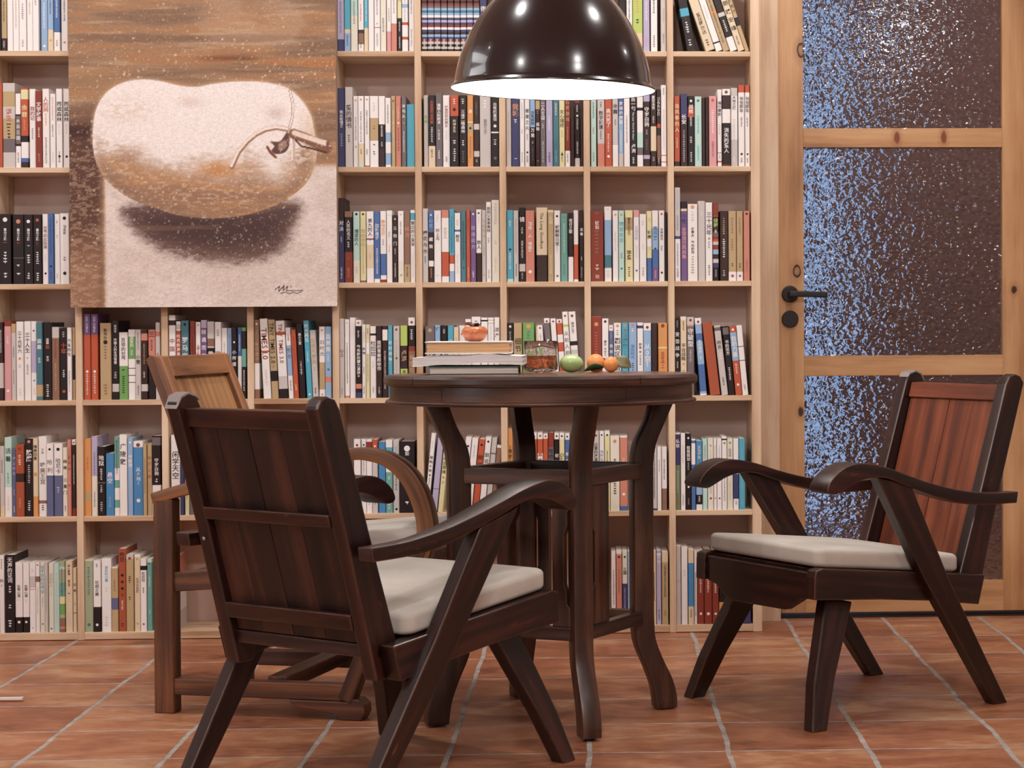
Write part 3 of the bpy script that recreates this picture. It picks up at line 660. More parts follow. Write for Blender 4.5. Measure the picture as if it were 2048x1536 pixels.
BOOKDATA = """
@1 0
0 2.5 -42 K
3 14 -40 T b:.82:1:D m:.3:.6:K m:.86:.96:W
14.3 26 -45 W
26.3 38.5 -38 W m:.2:.7:T
39.3 54 -44 W m:.35:.6:G m:.85:.97:G
54.6 66.5 -40 W m:.3:.5:T
67 79.5 -43 W m:.25:.4:K
82 95.5 -45 b m:.35:.7:W d:.93:W
96.5 108 -40 b b:.7:1:C m:.1:.5:K d:.85:o
108.3 121 -42 B b:.74:1:W m:.3:.55:W m:.85:.95:K
122.5 136 -44 W m:.2:.6:K d:.88:o
@1 4
674 688.6 -40 v b:.83:1:N m:.3:.75:V
689 701.5 -44 c b:.7:.75:C b:.75:1:b m:.78:.95:K
702 716 -40 M b:.5:1:I m:.3:.65:G
716.7 728 -42 W b:.7:.75:D b:.75:.9:w m:.35:.6:O m:.88:.97:K
728.3 737.4 -44 c b:.68:1:C m:.3:.6:W
737.6 748.6 -43 W
749 761 -40 W b:.66:.67:G m:.2:.5:G d:.61:g m:.75:.95:G
761.4 773 -45 I m:.55:.75:K
773.7 783 -41 W b:.72:1:P m:.4:.6:G
783.3 794.5 -44 W b:.62:1:p m:.3:.5:G
795 804 -45 Y b:.55:1:K t:.1:.5:T:的 m:.6:.75:W m:.8:.97:W
804.6 816.8 -43 W b:.6:.64:O b:.8:.84:O b:.35:.4:b m:.1:.6:b
818 829 -44 W m:.1:.5:G m:.7:.95:G
@1 5
844 855.4 -42 K S
855.9 868.8 -42 K S
869.2 882 -42 K S
882.4 895.3 -42 K S
895.8 908.2 -42 K S
908.6 921 -42 K S
921.5 934 -42 K S
934.4 947 -42 K S
947.4 960 -42 K S
960.4 974 -46 N t:.3:.8:W:夜行 h
@1 7
1238.6 1253 -40 K t:.3:.7:W:十 h
1253.5 1265.4 -43 W m:.1:.6:K m:.8:.9:K
1265.8 1286 -44 L b:.75:1:C m:.2:.5:o m:.56:.64:K
1287 1300 -40 v m:.3:.6:W m:.8:.95:P
1302 1315.5 -43 W m:.2:.5:K m:.78:.95:K
1322 1335 -40 g m:.4:.6:T m:.75:.9:G
@1 8
1374.6 1393 -30 K l:-.18 b:.35:.47:c t:.48:.54:O:11 m:.56:.75:W m:.83:.97:W
1412 1431.8 -8 C l:-.335 t:.3:.7:K:爱在阿尔达 m:.8:.95:K
1432.6 1446.6 -50 W l:-.335 b:.88:.9:K m:.4:.6:g
1447 1460.6 -48 T l:-.335 b:.45:.5:o m:.3:.9:D
1461 1476 -52 K l:-.335 b:.82:1:W b:.5:.55:g m:.6:.78:W
1476.6 1490.4 -47 C l:-.335 t:.3:.75:K:朗奴安魂 m:.8:.95:K
1490.8 1501.6 -48 T l:-.335 b:.55:.66:K t:.3:.5:D:巧克力
@2 0
0 6 165 O
6.6 31.6 166 g b:.1:.28:T b:.42:.5:T b:.5:.66:T b:.66:.82:G t:.3:.45:O:浮生 m:.48:.68:K
31.9 42.6 187 W b:.28:.3:K b:.3:.68:G b:.68:.71:K t:.33:.64:W:水云三国 m:.8:.96:K
43 57.5 176 O b:.02:.14:Y b:.6:.68:K b:.68:.88:W b:.88:.93:B b:.93:1:D t:.2:.38:Y:余罪 m:.4:.56:o
58.8 71.8 178 W t:.22:.4:R:我的记 m:.5:.65:G
72.7 86 182 R t:.14:.4:W:文学故事 m:.48:.62:W m:.82:.95:T
86.8 100.8 177.5 W t:.1:.3:O:人的网 m:.32:.5:o m:.62:.96:G
101.5 112.6 187.5 W m:.05:.38:p m:.42:.6:K m:.8:.95:g
113.3 126 177.5 W t:.16:.42:K:挪威森林 m:.45:.6:g m:.8:.95:K d:.86:K
126.5 140 177.5 W t:.16:.42:K:挪威森林 m:.45:.6:g d:.86:K
@2 4
674.6 690.8 176 N t:.28:.5:W:我从新疆来 m:.58:.75:v
691.4 706.6 174 g t:.22:.52:K:爱的情书 m:.6:.7:K
707 717 192 W m:.3:.65:G d:.06:o m:.7:.74:K
717.4 729 192 W b:.67:.95:C b:.95:1:M d:.05:T m:.22:.66:K m:.75:.85:D
729.6 740 192 W m:.2:.55:K d:.05:T m:.75:.85:K b:.98:1:O
740.6 757.8 192 W b:.31:.63:T m:.1:.25:g m:.42:.5:w m:.68:.72:K m:.78:.86:K
758.2 771 192 W b:.75:1:D b:.4:.75:K m:.42:.6:W m:.65:.72:W
771.6 782.6 195.7 W b:.5:.64:b b:.8:.97:b m:.1:.4:K
783 791.5 192 T m:.2:.9:Y d:.07:D d:.38:Y
792 803 192 p m:.15:.33:Y d:.38:W m:.45:.8:R
804 813.4 192.5 G t:.1:.32:W:冰与火 d:.38:p m:.5:.8:W
813.6 830.2 208.6 c
@2 5
848 857.6 190.5 g t:.27:.4:F:生命
858 871.6 190.5 K b:.71:1:C t:.07:.4:O:从前我死去的家 m:.45:.68:W m:.76:.9:D
872 885.6 186 G t:.14:.42:W:嫌疑人的献身 m:.5:.66:W m:.78:.9:W
886.3 900.6 190.5 W t:.14:.45:R:好想回到的朝女 m:.5:.65:g m:.86:.95:G
901.4 918.4 190.5 O b:.29:.6:K b:.58:.6:D b:.6:1:K d:.2:K t:.34:.52:C:死神永生 m:.05:.15:W m:.63:.72:W m:.75:.95:W
919 934.6 190.5 K t:.2:.53:W:三体黑暗森林 m:.05:.16:W m:.63:.74:W m:.78:.95:G
935.2 947.6 190.5 o b:.37:.38:W b:.38:.52:T d:.46:K m:.08:.1:W t:.2:.25:W:遇 m:.58:.9:w
948 959.6 190.5 D b:.4:.48:g b:.78:.86:g m:.1:.3:G m:.9:.96:W
960 982.6 190.5 g t:.33:.55:G:盲目之子 m:.07:.2:W
983 999.4 190.5 K b:.51:.53:W d:.43:W t:.1:.36:W:白夜的童话 m:.62:.72:W d:.88:G
@2 6
1012.8 1023.2 190 g m:.25:.8:T
1023.6 1040 190 N t:.12:.3:o:我城 m:.34:.42:W m:.88:.92:W
1040.4 1049.6 190 W m:.1:.35:F m:.48:.55:G m:.8:.95:F
1050 1060.6 190 W t:.18:.5:K:星星之火 m:.55:.65:G d:.8:K m:.85:.95:K
1061 1071.2 190 b b:.45:1:K t:.22:.42:K:没有孤独 t:.46:.6:W:万是 m:.65:.7:W m:.72:.95:G
1071.6 1081 190 D b:.08:.2:T m:.22:.28:T t:.38:.5:W:孤独 d:.92:O
1081.4 1092 190 G t:.1:.35:W:二人食谱 m:.4:.48:W d:.05:K m:.65:.95:M
1092.7 1106.6 190 v m:.3:.5:W m:.8:.95:K
1107 1118.8 190 t b:0:.05:T m:.12:.3:W m:.78:.95:b
1119.2 1130.2 190 Y t:.2:.46:K:女心理师 m:.5:.6:T m:.8:.95:K d:.83:K
1130.8 1141 190 R b:.78:1:W t:.06:.38:T:心灵游戏 m:.45:.65:T m:.82:.95:K
1141.4 1149.4 192 D
1149.8 1161 192 K b:.03:.1:R b:.88:1:g d:.28:W m:.13:.24:W m:.32:.5:W m:.65:.85:W
1161.4 1167.8 194 D
@2 7
1182.3 1193.4 190 M m:.1:.35:K m:.45:.55:G m:.8:.95:G
1195.4 1210 190 g b:.68:1:p t:.22:.48:K:数字城堡 m:.5:.65:K m:.1:.18:K
1210.4 1224.8 188 O t:.2:.46:W:高兴死了 t:.46:.5:W:!!! m:.55:.82:W d:.86:W
1225.5 1237.4 189 g t:.12:.28:K:余震 m:.35:.45:K b:.7:1:W
1238 1248 188 b b:0:.3:B b:.82:1:g t:.1:.42:W:宽阔的海面 m:.5:.8:W
1248.4 1260.4 188 W m:.3:.7:G
1261 1274 182 K t:.02:.26:W:最后一句 r:.28:.65:W:The_Last_Word_On_Heart t:.7:.82:W:卢洲 m:.88:.97:W
1274.6 1287 182 W b:.22:.26:K b:.55:.75:M b:.75:.85:G
1287.4 1301.4 180 D b:.02:.15:v t:.22:.48:W:守岁白驹 m:.52:.6:v b:.85:.9:v m:.65:.8:G
1301.8 1313.4 179 D b:.48:.8:C t:.08:.26:W:夏至未至 m:.35:.45:W m:.88:.95:g
1314 1322.4 178 D b:.45:.5:O b:.6:.9:w r:.1:.42:g:THINKING m:.9:.97:W
1322.8 1334 170 W b:.86:.87:O b:.94:.95:O m:.04:.14:D m:.3:.8:g
@2 8
1349.2 1360.6 192 O b:.93:1:D t:.1:.52:Y:追风筝的人 m:.6:.75:Y
1361.8 1375.8 187.6 N b:.35:1:D t:.28:.42:W:长安 m:.5:.95:v
1376.4 1389.6 192 K d:.07:W b:.15:.3:O t:.12:.25:W:胡桃 m:.3:.45:W m:.58:.7:W m:.8:.95:W
1390 1404 193 M m:.28:.55:c m:.7:.95:c d:.06:t
1404.4 1411 196 D
1411.4 1418.2 194 D
1418.6 1434 192 P d:.06:O m:.2:.55:W m:.65:.9:R
1435.4 1444.4 179 W t:.15:.35:K:福尔摩斯 m:.45:.6:T b:.82:.83:O b:.93:.95:O m:.85:.92:O
1445 1461.6 178 W b:.08:.26:D b:.44:.98:K b:.98:1:R d:.04:R t:.5:.83:W:消失的爱人
1462.4 1476.4 176 g b:.1:.66:W b:.78:1:g t:.1:.28:K:大地之灯 m:.4:.7:g m:.88:.96:W
1477.4 1490 170.3 O b:.09:1:W t:.14:.34:K:匆匆那年 m:.4:.52:K d:.85:K m:.9:.97:K
1490.6 1503 170.3 O b:.09:1:W t:.14:.34:K:匆匆那年 m:.4:.52:K d:.85:K m:.9:.97:K
@3 0
0 23.6 428 K t:.2:.38:W:暮光之城 m:.4:.48:R m:.54:.75:W m:.84:.97:W d:.08:W
25.4 48.4 429 K t:.2:.38:W:暮光之城 m:.4:.48:R d:.1:p m:.72:.8:W m:.84:.92:W b:.62:.63:G
49 67.2 429 K t:.2:.38:W:暮光之城 m:.44:.48:b d:.1:W m:.5:.53:R m:.58:.74:W m:.84:.97:W
67.6 84.8 429 K t:.2:.38:W:暮光之城 m:.4:.48:R d:.08:O m:.54:.75:W m:.84:.97:W
85.2 97 428 W t:.17:.5:R:世界如此险恶 m:.58:.7:g d:.85:K
97.4 108.4 427 B m:.08:.6:N d:.75:K m:.82:.95:N
109 120 428 W m:.1:.14:K m:.3:.36:T m:.85:.93:T
121.4 139.6 426.5 W d:.07:K t:.17:.3:K:翻译官 m:.62:.7:G d:.85:K
140 145 430 T b:0:.1:D b:.6:.7:o
@3 4
676 689.6 396 N b:0:.26:D t:.26:.4:W:对决 m:.46:.54:W m:.82:.97:W
690 706 422.7 K b:.57:1:R b:0:.08:w t:.12:.4:W:人民的名义 m:.43:.53:W m:.6:.7:O m:.8:.95:p
706.8 720.4 422.7 M b:.69:1:I t:.25:.48:K:摆渡的人 m:.78:.9:T d:.04:K
721 733 422.7 Y t:.25:.5:T:写给你的 m:.5:.9:T d:.04:K b:.97:1:w
734 748.6 422.7 W b:.47:.8:C t:.1:.35:K:第九的人 b:.38:.4:R m:.4:.45:b m:.6:.7:T
749 761 423 B t:.17:.4:W:边城浪子 m:.52:.9:W b:.95:1:W
761.4 773.4 422 W b:.6:.9:B b:.96:1:R t:.12:.35:o:静待花开 m:.4:.5:G
774 785.6 421 W b:.06:.07:M m:.3:.4:G m:.48:.6:T
786.4 796 430 D d:.06:M t:.14:.48:W:三阳门 m:.5:.6:W m:.72:.95:W
797 808.8 422 W m:.15:.35:G b:.7:1:I d:.05:g d:.9:T
809.2 821.4 423 w b:.75:1:T t:.2:.38:p:秋月 m:.78:.94:K
821.8 831.6 420 W b:.04:.14:c t:.15:.5:K:窗边的小豆豆 m:.6:.95:g
@3 5
846 857.4 417 g t:.28:.62:K:樱花与水 m:.65:.75:K
858 868.2 421.5 B b:.3:1:D b:.7:.78:W t:.35:.55:W:藏獒 d:.06:W t:.1:.25:b:心花 m:.8:.95:o
868.7 883.4 421 W m:.06:.18:g t:.25:.42:G:树上鸟 m:.9:.95:g
884 898.8 420 W b:0:.11:p b:.58:.92:O t:.24:.4:T:文艺人 m:.6:.9:O
899.4 909.4 418 c b:.63:.75:O b:.75:.85:W b:.85:1:b m:.1:.6:N m:.46:.6:b
910 922 426 W b:.24:.27:B m:.1:.2:T t:.31:.42:K:鲜花 m:.6:.9:g
922.6 933 421 t m:.15:.7:K d:.8:N
933.3 941.4 420.5 O m:.1:.3:R m:.4:.6:p m:.8:.95:Y
941.8 952.8 421 V t:.2:.55:v:目送远方 m:.85:.95:W d:.05:W
953.2 963.8 419 W b:.6:1:D d:.05:K m:.1:.2:g t:.42:.55:D:旅人
964.2 973 420 g t:.12:.4:T:与世界书 m:.5:.65:T d:.9:o
973.4 983.4 404 W t:.06:.38:K:我和父亲季羡林 m:.45:.52:K m:.85:.96:G
984.2 999.8 400 I t:.03:.3:g:写给青年梦想家 m:.5:.55:T m:.7:.9:g
@3 6
1014.5 1027.6 420 c b:.96:1:M d:.55:D m:.15:.25:W m:.6:.85:W
1028 1038 421 g m:.12:.6:p m:.75:.93:K
1038.8 1051.6 415 K t:.12:.2:W:镜 m:.27:.37:W m:.45:.7:W b:.76:.86:g m:.88:.97:g
1052 1069.8 421 p t:.16:.55:W:翻译·人·情感 m:.56:.62:W d:.86:W
1073.4 1095.8 415 C b:.64:1:D r:.07:.56:K:The_Long_Goodbye
1096.6 1108.4 420 T b:0:.03:Y t:.08:.2:Y:人间 m:.62:.9:Y
1109 1121.4 421 W d:.08:K t:.2:.5:K:被解释日常 m:.5:.6:v d:.92:G
1122 1136.4 427 e m:.05:.1:t m:.15:.6:M m:.75:.92:t
1137.2 1147.6 426 K b:.64:1:W t:.08:.3:W:老日之歌 m:.35:.4:R
1148 1157.6 420.5 W b:.48:.97:O
1159.6 1168 421 K t:.24:.36:W:活着 m:.02:.18:R m:.65:.72:W m:.8:.95:g
@3 7
1181.6 1208 422 R t:.14:.26:W:琥珀 m:.02:.1:w m:.28:.65:w m:.76:.88:C t:.9:.96:C:珀
1209.5 1224 413 W b:.18:.82:b b:.65:.82:t m:.03:.06:g m:.86:.96:g
1226 1237.4 421 W d:.06:o m:.3:.6:g
1238 1249.6 421 M d:.06:o t:.15:.46:c:陪安东尼 m:.6:.7:t d:.82:t
1251 1267 420.5 Y b:.1:.28:T t:.1:.35:K:做自己的女王 t:.56:.7:K:李爱 m:.8:.95:K
1268 1279.4 420 W b:0:.1:P t:.22:.42:v:云淡风轻 d:.85:V m:.5:.7:g
1280 1293.6 428 W m:.1:.2:g m:.45:.55:g m:.8:.95:G
1294.4 1304.6 422 Y b:.4:.5:W b:.67:1:B m:.1:.16:o t:.27:.4:K:城南 m:.52:.58:g
1305 1317.4 421 W b:.25:.55:b b:.55:.8:B b:.8:1:V t:.22:.42:B:等风来 d:.54:N m:.85:.97:v
1318.4 1330 421 W d:.05:O t:.25:.42:K:无声告白 m:.5:.6:K d:.88:K
1330.4 1335 424 K
@3 8
1350.4 1361.6 375 W b:0:.52:g b:.52:.55:N m:.02:.25:b m:.3:.48:B m:.6:.85:B m:.86:.98:K
1362.4 1375.4 403 V b:0:.09:K b:.09:.12:C t:.15:.28:N:今夜 t:.32:.72:P:全球流行风尚集
1376 1396 408 W d:.04:o t:.3:.65:K:史蒂夫·乔布斯传 m:.1:.25:g m:.68:.95:T
1396.8 1411.4 402 g m:.14:.2:W
1412 1426 405 W t:.12:.42:K:三十光年 d:.46:T m:.5:.6:K m:.8:.95:K
1426.6 1438 405 O b:.18:.38:D b:.38:.43:G b:.43:.47:R b:.5:.54:g b:.54:.6:R b:.6:.66:b b:.66:.72:D b:.72:.77:g b:.77:.83:N b:.83:1:K b:0:.17:R t:.2:.32:L:绿野 t:.33:.4:W:6 m:.86:.97:g
1440.4 1457 422 D m:.1:.35:T m:.4:.7:W m:.85:.95:g
1457.6 1473.4 422 T b:.87:1:W m:.1:.35:w m:.4:.6:w m:.75:.83:K d:.93:O
1474 1487 422 T b:.87:1:W m:.1:.35:w m:.75:.83:K d:.93:O
1488 1500.2 422 p d:.04:K m:.1:.6:T m:.7:.9:w
@4 0
0 8.2 644.5 D b:.52:.84:g m:.1:.4:W
9 23.4 641.5 P b:0:.07:R m:.2:.3:W d:.88:W
23.8 33 647.5 g b:0:.12:T m:.3:.45:K m:.6:.8:G
33.5 48 643 W t:.12:.4:K:三十光年六 d:.47:o m:.55:.6:v m:.85:.95:g
48.5 62.2 642.5 W t:.14:.4:K:三十人生 m:.46:.5:G m:.55:.7:G
62.8 73.8 642.5 W b:.25:.65:v d:.12:G d:.75:c m:.85:.95:g
74.2 86.4 645 t t:.2:.35:W:盗墓 t:.45:.52:W:手记 b:.8:.95:T
86.8 103.8 645 K t:.2:.28:W:盗墓 t:.29:.34:O:路 t:.43:.5:W:手记 m:.8:.97:W
104.2 119 654 w b:0:.15:g m:.18:.45:R m:.5:.9:T
119.6 135.6 656.5 K t:.2:.36:O:十年 m:.05:.16:g m:.58:.7:W d:.88:O
136 145 655 W t:.15:.4:K:只爱陌生 m:.6:.9:G
145.2 151 655 T b:.38:.72:K
@4 1
168 182 628 O b:0:.24:V r:.03:.22:W:OO_CHINA m:.7:.95:W d:.67:W
182.4 196.8 628 O b:0:.24:V r:.03:.22:W:OO_CHINA m:.7:.95:W d:.67:W
201.8 224 646 T t:.07:.22:K:新号外 d:.25:K m:.3:.5:w m:.8:.95:w
224.4 238.4 641.4 K t:.05:.15:W:林语堂 t:.22:.55:W:中国人的生活智慧 m:.65:.75:W b:.8:.9:g
238.8 256.4 664.7 W b:.5:1:F t:.08:.42:K:苏菲的世界 m:.55:.6:K m:.65:.95:K
256.8 271.4 659 W b:.1:.42:F b:.55:.56:K b:.65:.66:K b:.75:.76:K t:.1:.25:W:国家的 m:.3:.38:W
271.8 283.3 659 g m:.05:.3:G t:.36:.5:K:小雪 m:.8:.95:K
283.7 296.4 660 D b:.05:.15:p m:.2:.5:T m:.6:.7:W b:.78:.88:g
296.8 311.4 659 p b:.37:1:K t:.02:.12:K:三 m:.15:.33:K
311.8 321.4 645 g b:.12:.18:p m:.4:.6:K
@4 2
339 352.6 630.5 W b:.06:.12:D r:.55:.72:R:2012 t:.26:.45:R:中国 h
353 362.6 642.7 W b:.12:1:O t:.16:.45:W:时代的声音 b:.04:.1:g
363.4 379 641 t t:.2:.6:W:罗马帝国 d:.05:K
381 391.6 642 R m:.2:.5:D
392.2 402.3 644 W d:.04:o m:.3:.6:R t:.3:.45:p:浮城
402.8 415 640 V b:.0:.1:v t:.1:.5:W:随遇而安 
415.6 429.6 643 g b:.22:.32:w b:.34:.8:K t:.38:.6:W:黄昏记
430 443.4 644 W t:.35:.6:G:我们 m:.1:.2:G
443.8 455.2 656 W m:.2:.5:T d:.6:R
455.6 464 656 b m:.1:.5:K b:.7:1:W
464.3 475 656 K t:.3:.55:W:小街道 d:.2:W
475.5 484.2 655 B b:.4:1:W m:.1:.35:W
484.6 494 655 K b:.3:.55:e m:.6:.9:W b:0:.05:F
@4 3
509.6 520 640 w b:.55:.88:W t:.28:.52:T:怀石逾沙 d:.05:W m:.12:.2:T
527.8 543.6 637 W r:.12:.62:R:TIMES_1.0 b:.4:.42:O m:.64:.85:g l:-.045
544.4 558 639 T r:.04:.56:K:TINY_TIMES_2.0 m:.58:.64:w b:.65:.78:K l:-.045
558.8 577 638 W b:0:.02:K b:.16:.2:O r:.06:.56:R:TINY_TIMES_3.0 b:.72:.88:g b:.88:1:K l:-.045
577.8 588 655 W b:.25:.68:b m:.1:.2:K t:.28:.45:G:繁花 m:.75:.9:K l:-.045
588.8 598.6 659 O m:.1:.5:R m:.8:.9:W l:-.045
599.8 612.4 648 K t:.12:.28:W:最小之家 m:.5:.7:W l:-.045
614.6 625.4 641 c t:.04:.28:W:时光再见 m:.4:.55:W d:.95:W l:-.045
626 638 660 g t:.12:.5:T:我是风景画 m:.55:.62:T m:.85:.95:K l:-.045
638.8 650.6 653 W b:.5:.88:T d:.05:o t:.18:.42:G:旧时光 d:.95:o
650.8 663.8 653 b t:.1:.36:W:百鬼集 m:.4:.5:W d:.6:B b:.7:.78:p b:.78:.9:b
@4 4
679 689.6 637 g d:.06:g m:.25:.35:g t:.38:.48:K:心上 m:.88:.96:G
690.4 699.8 638.5 W d:.05:g m:.3:.82:K b:.97:1:p
700.2 711.8 635 W
712.4 724 639.6 K b:0:.08:W d:.04:O m:.14:.25:W t:.32:.7:W:乔布斯的魔力演讲 d:.72:o b:.82:.88:p b:.93:1:N
724.4 732.6 648.8 W m:.1:.25:T t:.3:.42:K:此物 m:.58:.68:K m:.84:.96:K
733 740.6 649 Y b:.05:.2:C m:.05:.15:K b:.25:.4:W m:.4:.8:G
741 753.4 652.5 W b:.1:.13:K t:.2:.42:K:杜拉拉 m:.5:.6:g m:.85:.95:G
753.8 765 652 D t:.2:.62:W:我把青春献给你 m:.85:.95:W
765.4 776.6 652 D b:.05:.2:W m:.35:.9:W
777 786 651 c d:.07:p t:.2:.5:W:好的孤独 d:.52:T m:.8:.9:W
787 800.4 652 g d:.05:R m:.2:.75:T d:.45:G b:.97:1:W
801.6 816 651 L b:.28:.6:D t:.34:.5:T:卢浮 t:.62:.95:K:用了人性的拐弯
817.4 831.4 635 W b:.1:.42:K b:.36:.42:R b:.42:1:w d:.06:R m:.15:.3:W t:.46:.7:T:有限与
@4 5
851.6 871 651.8 G d:.06:T t:.34:.5:W:万历
871.4 882 650 b t:.02:.1:K:巧 m:.6:.8:N
882.8 895.6 651 K m:.05:.12:W t:.34:.5:W:朝代
896.4 908.4 651 c t:.18:.5:W:小王国图
908.8 918.8 654 C m:.15:.35:T
919.2 931.4 651 W d:.12:R
931.8 943.8 638 W b:.04:.08:R d:.06:R
944.2 962.4 633.4 W b:.2:.24:W m:.05:.15:G
963 976.6 635 W b:.03:.05:K t:.12:.2:K:旅行
977 989 635 W b:.03:.035:R b:.07:.075:R m:.1:.5:g
989.6 1000.6 634.5 W t:.12:.26:G:遗产
@4 6
1014.6 1028 645.7 K d:.05:W m:.12:.4:g
1028.4 1045.6 645.7 T t:.2:.4:K:细节 m:.45:.65:K
1046.6 1070 645 F d:.05:o m:.12:.3:t
1073 1083 652 C m:.2:.4:T
1084 1095 650 W d:.04:R m:.12:.5:G l:-.06
1098 1109.6 636 G b:0:.06:W d:.04:R d:.28:W m:.5:.6:W l:-.06
1111 1122 636.5 W d:.04:R t:.3:.55:K:北大清华 l:-.06
1123 1134.6 638 O b:0:.05:W d:.03:R b:.2:.3:W b:.42:.6:W l:-.06
1135.4 1147 623 W b:.15:.18:L d:.05:R t:.22:.6:G:从前人到今 l:-.06
1147.6 1162.4 622.8 W t:.12:.26:K:谁动孩子 b:.35:.4:K b:.45:.5:g b:.55:.62:K b:.7:.8:K d:.05:R l:-.06
@4 7
1181.6 1204.4 632.5 R b:0:.01:O d:.1:o m:.2:.5:O
1205 1218.4 636.8 W d:.04:K t:.28:.35:K:解生 m:.38:.5:K
1219 1227.8 650 A b:0:.08:W d:.04:O t:.25:.5:W:追到科 m:.1:.2:v
1228.6 1243.6 645.7 W d:.04:o m:.1:.18:G t:.2:.66:K:图说区块链
1244.4 1257.6 645.7 c d:.04:p t:.08:.2:G:方法 t:.2:.36:t:凝聚 m:.38:.6:t
1258.2 1274.6 645 b d:.04:p m:.08:.16:W t:.3:.5:B:我的时代 m:.55:.7:N
1275.4 1287.6 645 W b:.04:.08:N t:.28:.36:K:野蛮 d:.4:O m:.44:.6:K
1288 1303.4 646 W b:.1:1:b d:.06:R t:.28:.62:W:从0到1 m:.45:.6:W
1304 1315.4 646 D
1317 1336.4 645.7 o d:.04:R m:.1:.24:T b:.33:.35:Y m:.4:.66:O t:.4:.56:O:云时光
@4 8
1350 1361.4 637 K t:.16:.52:W:变型战争 m:.03:.14:g m:.56:.66:W
1361.8 1374.4 633 C b:0:.04:I m:.06:.2:K t:.34:.56:K:平台战略 d:.6:o m:.68:.75:K
1375 1389.4 634 p b:0:.1:g d:.04:R t:.14:.38:W:守破型 b:.12:1:G m:.42:.6:g 
1401 1414.4 635.5 W b:.08:.98:b b:.2:.3:B b:.6:.95:B d:.05:R t:.28:.46:W:支付革命 m:.5:.55:W l:-.07
1421 1441.4 643.7 Q l:-.11
1443.8 1457 650 g b:.03:.08:G t:.22:.34:G:瞬息 m:.4:.5:W m:.75:.88:K l:-.11
1457.6 1470.6 652 K b:.02:.12:G t:.2:.42:W:书的远方 m:.6:.8:W l:-.09
1471.6 1485 652 O b:.09:.5:b d:.05:W t:.14:.45:W:自助力量 m:.55:.7:W d:.85:W l:-.09
1485.6 1497.4 650 W b:.3:.31:K b:.5:.51:K m:.85:.95:G l:-.09
@5 0
0 9.2 892 g m:.2:.4:K b:.85:1:C
9.4 24 874.7 M b:.63:1:W t:.12:.32:K:活着 m:.45:.6:t m:.75:.95:g
24.4 32.8 898 A t:.1:.4:v:海上的花 m:.6:.7:g m:.85:.95:W
33.2 49.8 889 Q b:.4:.52:D d:.06:R m:.15:.3:W m:.75:.9:T
50.4 67 877 K d:.04:p t:.14:.3:W:熬鹰 m:.34:.6:g m:.8:.95:W
67.4 77 877 C b:.74:1:o t:.08:.28:K:镇南旧事 t:.42:.5:o:霜
77.6 93.8 873 W t:.15:.22:G:子肖 t:.32:.6:G:唯美王宫 b:.8:.84:w m:.86:.95:K
94.4 107.6 887 W b:.44:1:A d:.08:K t:.2:.42:G:哈利 b:.44:.45:N
108 125.6 887 W b:.44:1:A d:.08:K t:.2:.42:G:哈尼卡 m:.6:.7:g
126.2 136 895 I t:.16:.7:K:韩寒·三重门 m:.85:.95:K
136.4 143.8 879 p m:.12:.3:R t:.2:.42:R:岁月天 d:.6:K
144.4 152.4 879 D b:0:.07:W d:.04:K m:.2:.6:W b:.9:1:R
@5 1
168.8 183.2 878 o m:.24:.42:O b:.7:.8:T
183.8 196 873 v m:.2:.5:G b:.5:1:I m:.7:.9:G
196.4 211.8 893.4 K t:.12:.28:W:地狱 m:.32:.5:W b:.52:.525:T m:.56:.7:W m:.8:.95:g
212.2 229 907 u t:.3:.48:W:悬空 m:.7:.9:b
229.4 240 873 e b:.4:.55:W b:.65:.8:W b:.9:1:W m:.05:.5:K
240.4 255.6 869 W t:.1:.38:K:广陵散 m:.95:.97:K
256 266.4 875.6 b d:.06:W t:.22:.38:W:海豚湾 m:.45:.8:v
266.8 287 882.5 u b:0:.08:W d:.05:R t:.35:.6:W:从0到1 d:.8:W m:.45:.6:b
287.4 294.6 888 T m:.2:.7:w
295 304.6 888 T t:.15:.5:O:金子之歌 m:.55:.7:p
305 322.8 871.6 K b:.62:1:W t:.28:.5:W:守岁白驹 m:.54:.6:W b:.02:.12:G
@5 2
343 361.6 870 W t:.2:.55:K:闲学天空 m:.75:.85:G
362.4 369 878 N
369.8 379 880 Y b:.3:.5:g m:.6:.8:K
379.4 389 880 G b:.3:.6:F
@5 4
709 722.6 878.3 W d:.08:R m:.5:.7:G
723.4 733.4 878 W d:.08:K m:.3:.5:G h
733.8 745.4 879 W b:.03:.15:R m:.5:.9:G
745.8 756.6 879 O b:.15:.3:W b:.3:1:g d:.09:W m:.6:.9:K
757.6 772 883.6 u m:.1:.2:b
772.6 786.2 880 W b:.1:.38:c b:.44:1:e b:.16:.3:W m:.5:.55:W d:.84:B m:.88:.97:W
786.6 799.6 880 g m:.1:.3:c m:.45:.7:K d:.95:K
800 831 882.7 K d:.1:W t:.14:.2:W:如 m:.84:.95:W
@5 5
848 857.6 866 W t:.28:.5:K:架构十年 d:.53:K m:.56:.66:K m:.1:.2:g l:.1
862 874.4 876 v b:.68:.69:A m:.75:.9:v l:.1
876 886 885 Y t:.2:.45:K:中台思维 d:.5:O m:.56:.6:K l:.1
918 930 874 W m:.15:.5:G d:.12:K l:.1
931 944 876 W m:.1:.3:v m:.6:.8:G l:.1
945 957.4 878 O t:.2:.4:K:脱说 m:.45:.55:K d:.08:K l:.1
958 970 874 W t:.2:.36:K:脱说 t:.36:.44:R:2 d:.06:K m:.5:.56:K l:.1
970.6 981.4 876 g b:.2:.22:G b:.4:.42:G m:.5:.6:K l:.1
982 992.6 890 w b:0:.04:W m:.55:.66:K l:.1
@5 6
1015.8 1026.6 858 o m:.2:.45:K t:.24:.36:K:简史 h
1063.8 1075.4 865.5 W b:.08:1:O d:.05:G t:.28:.5:W:公司利 
1076 1087 865.5 O b:0:.08:W d:.04:R b:.26:.5:W t:.24:.45:O:真本事
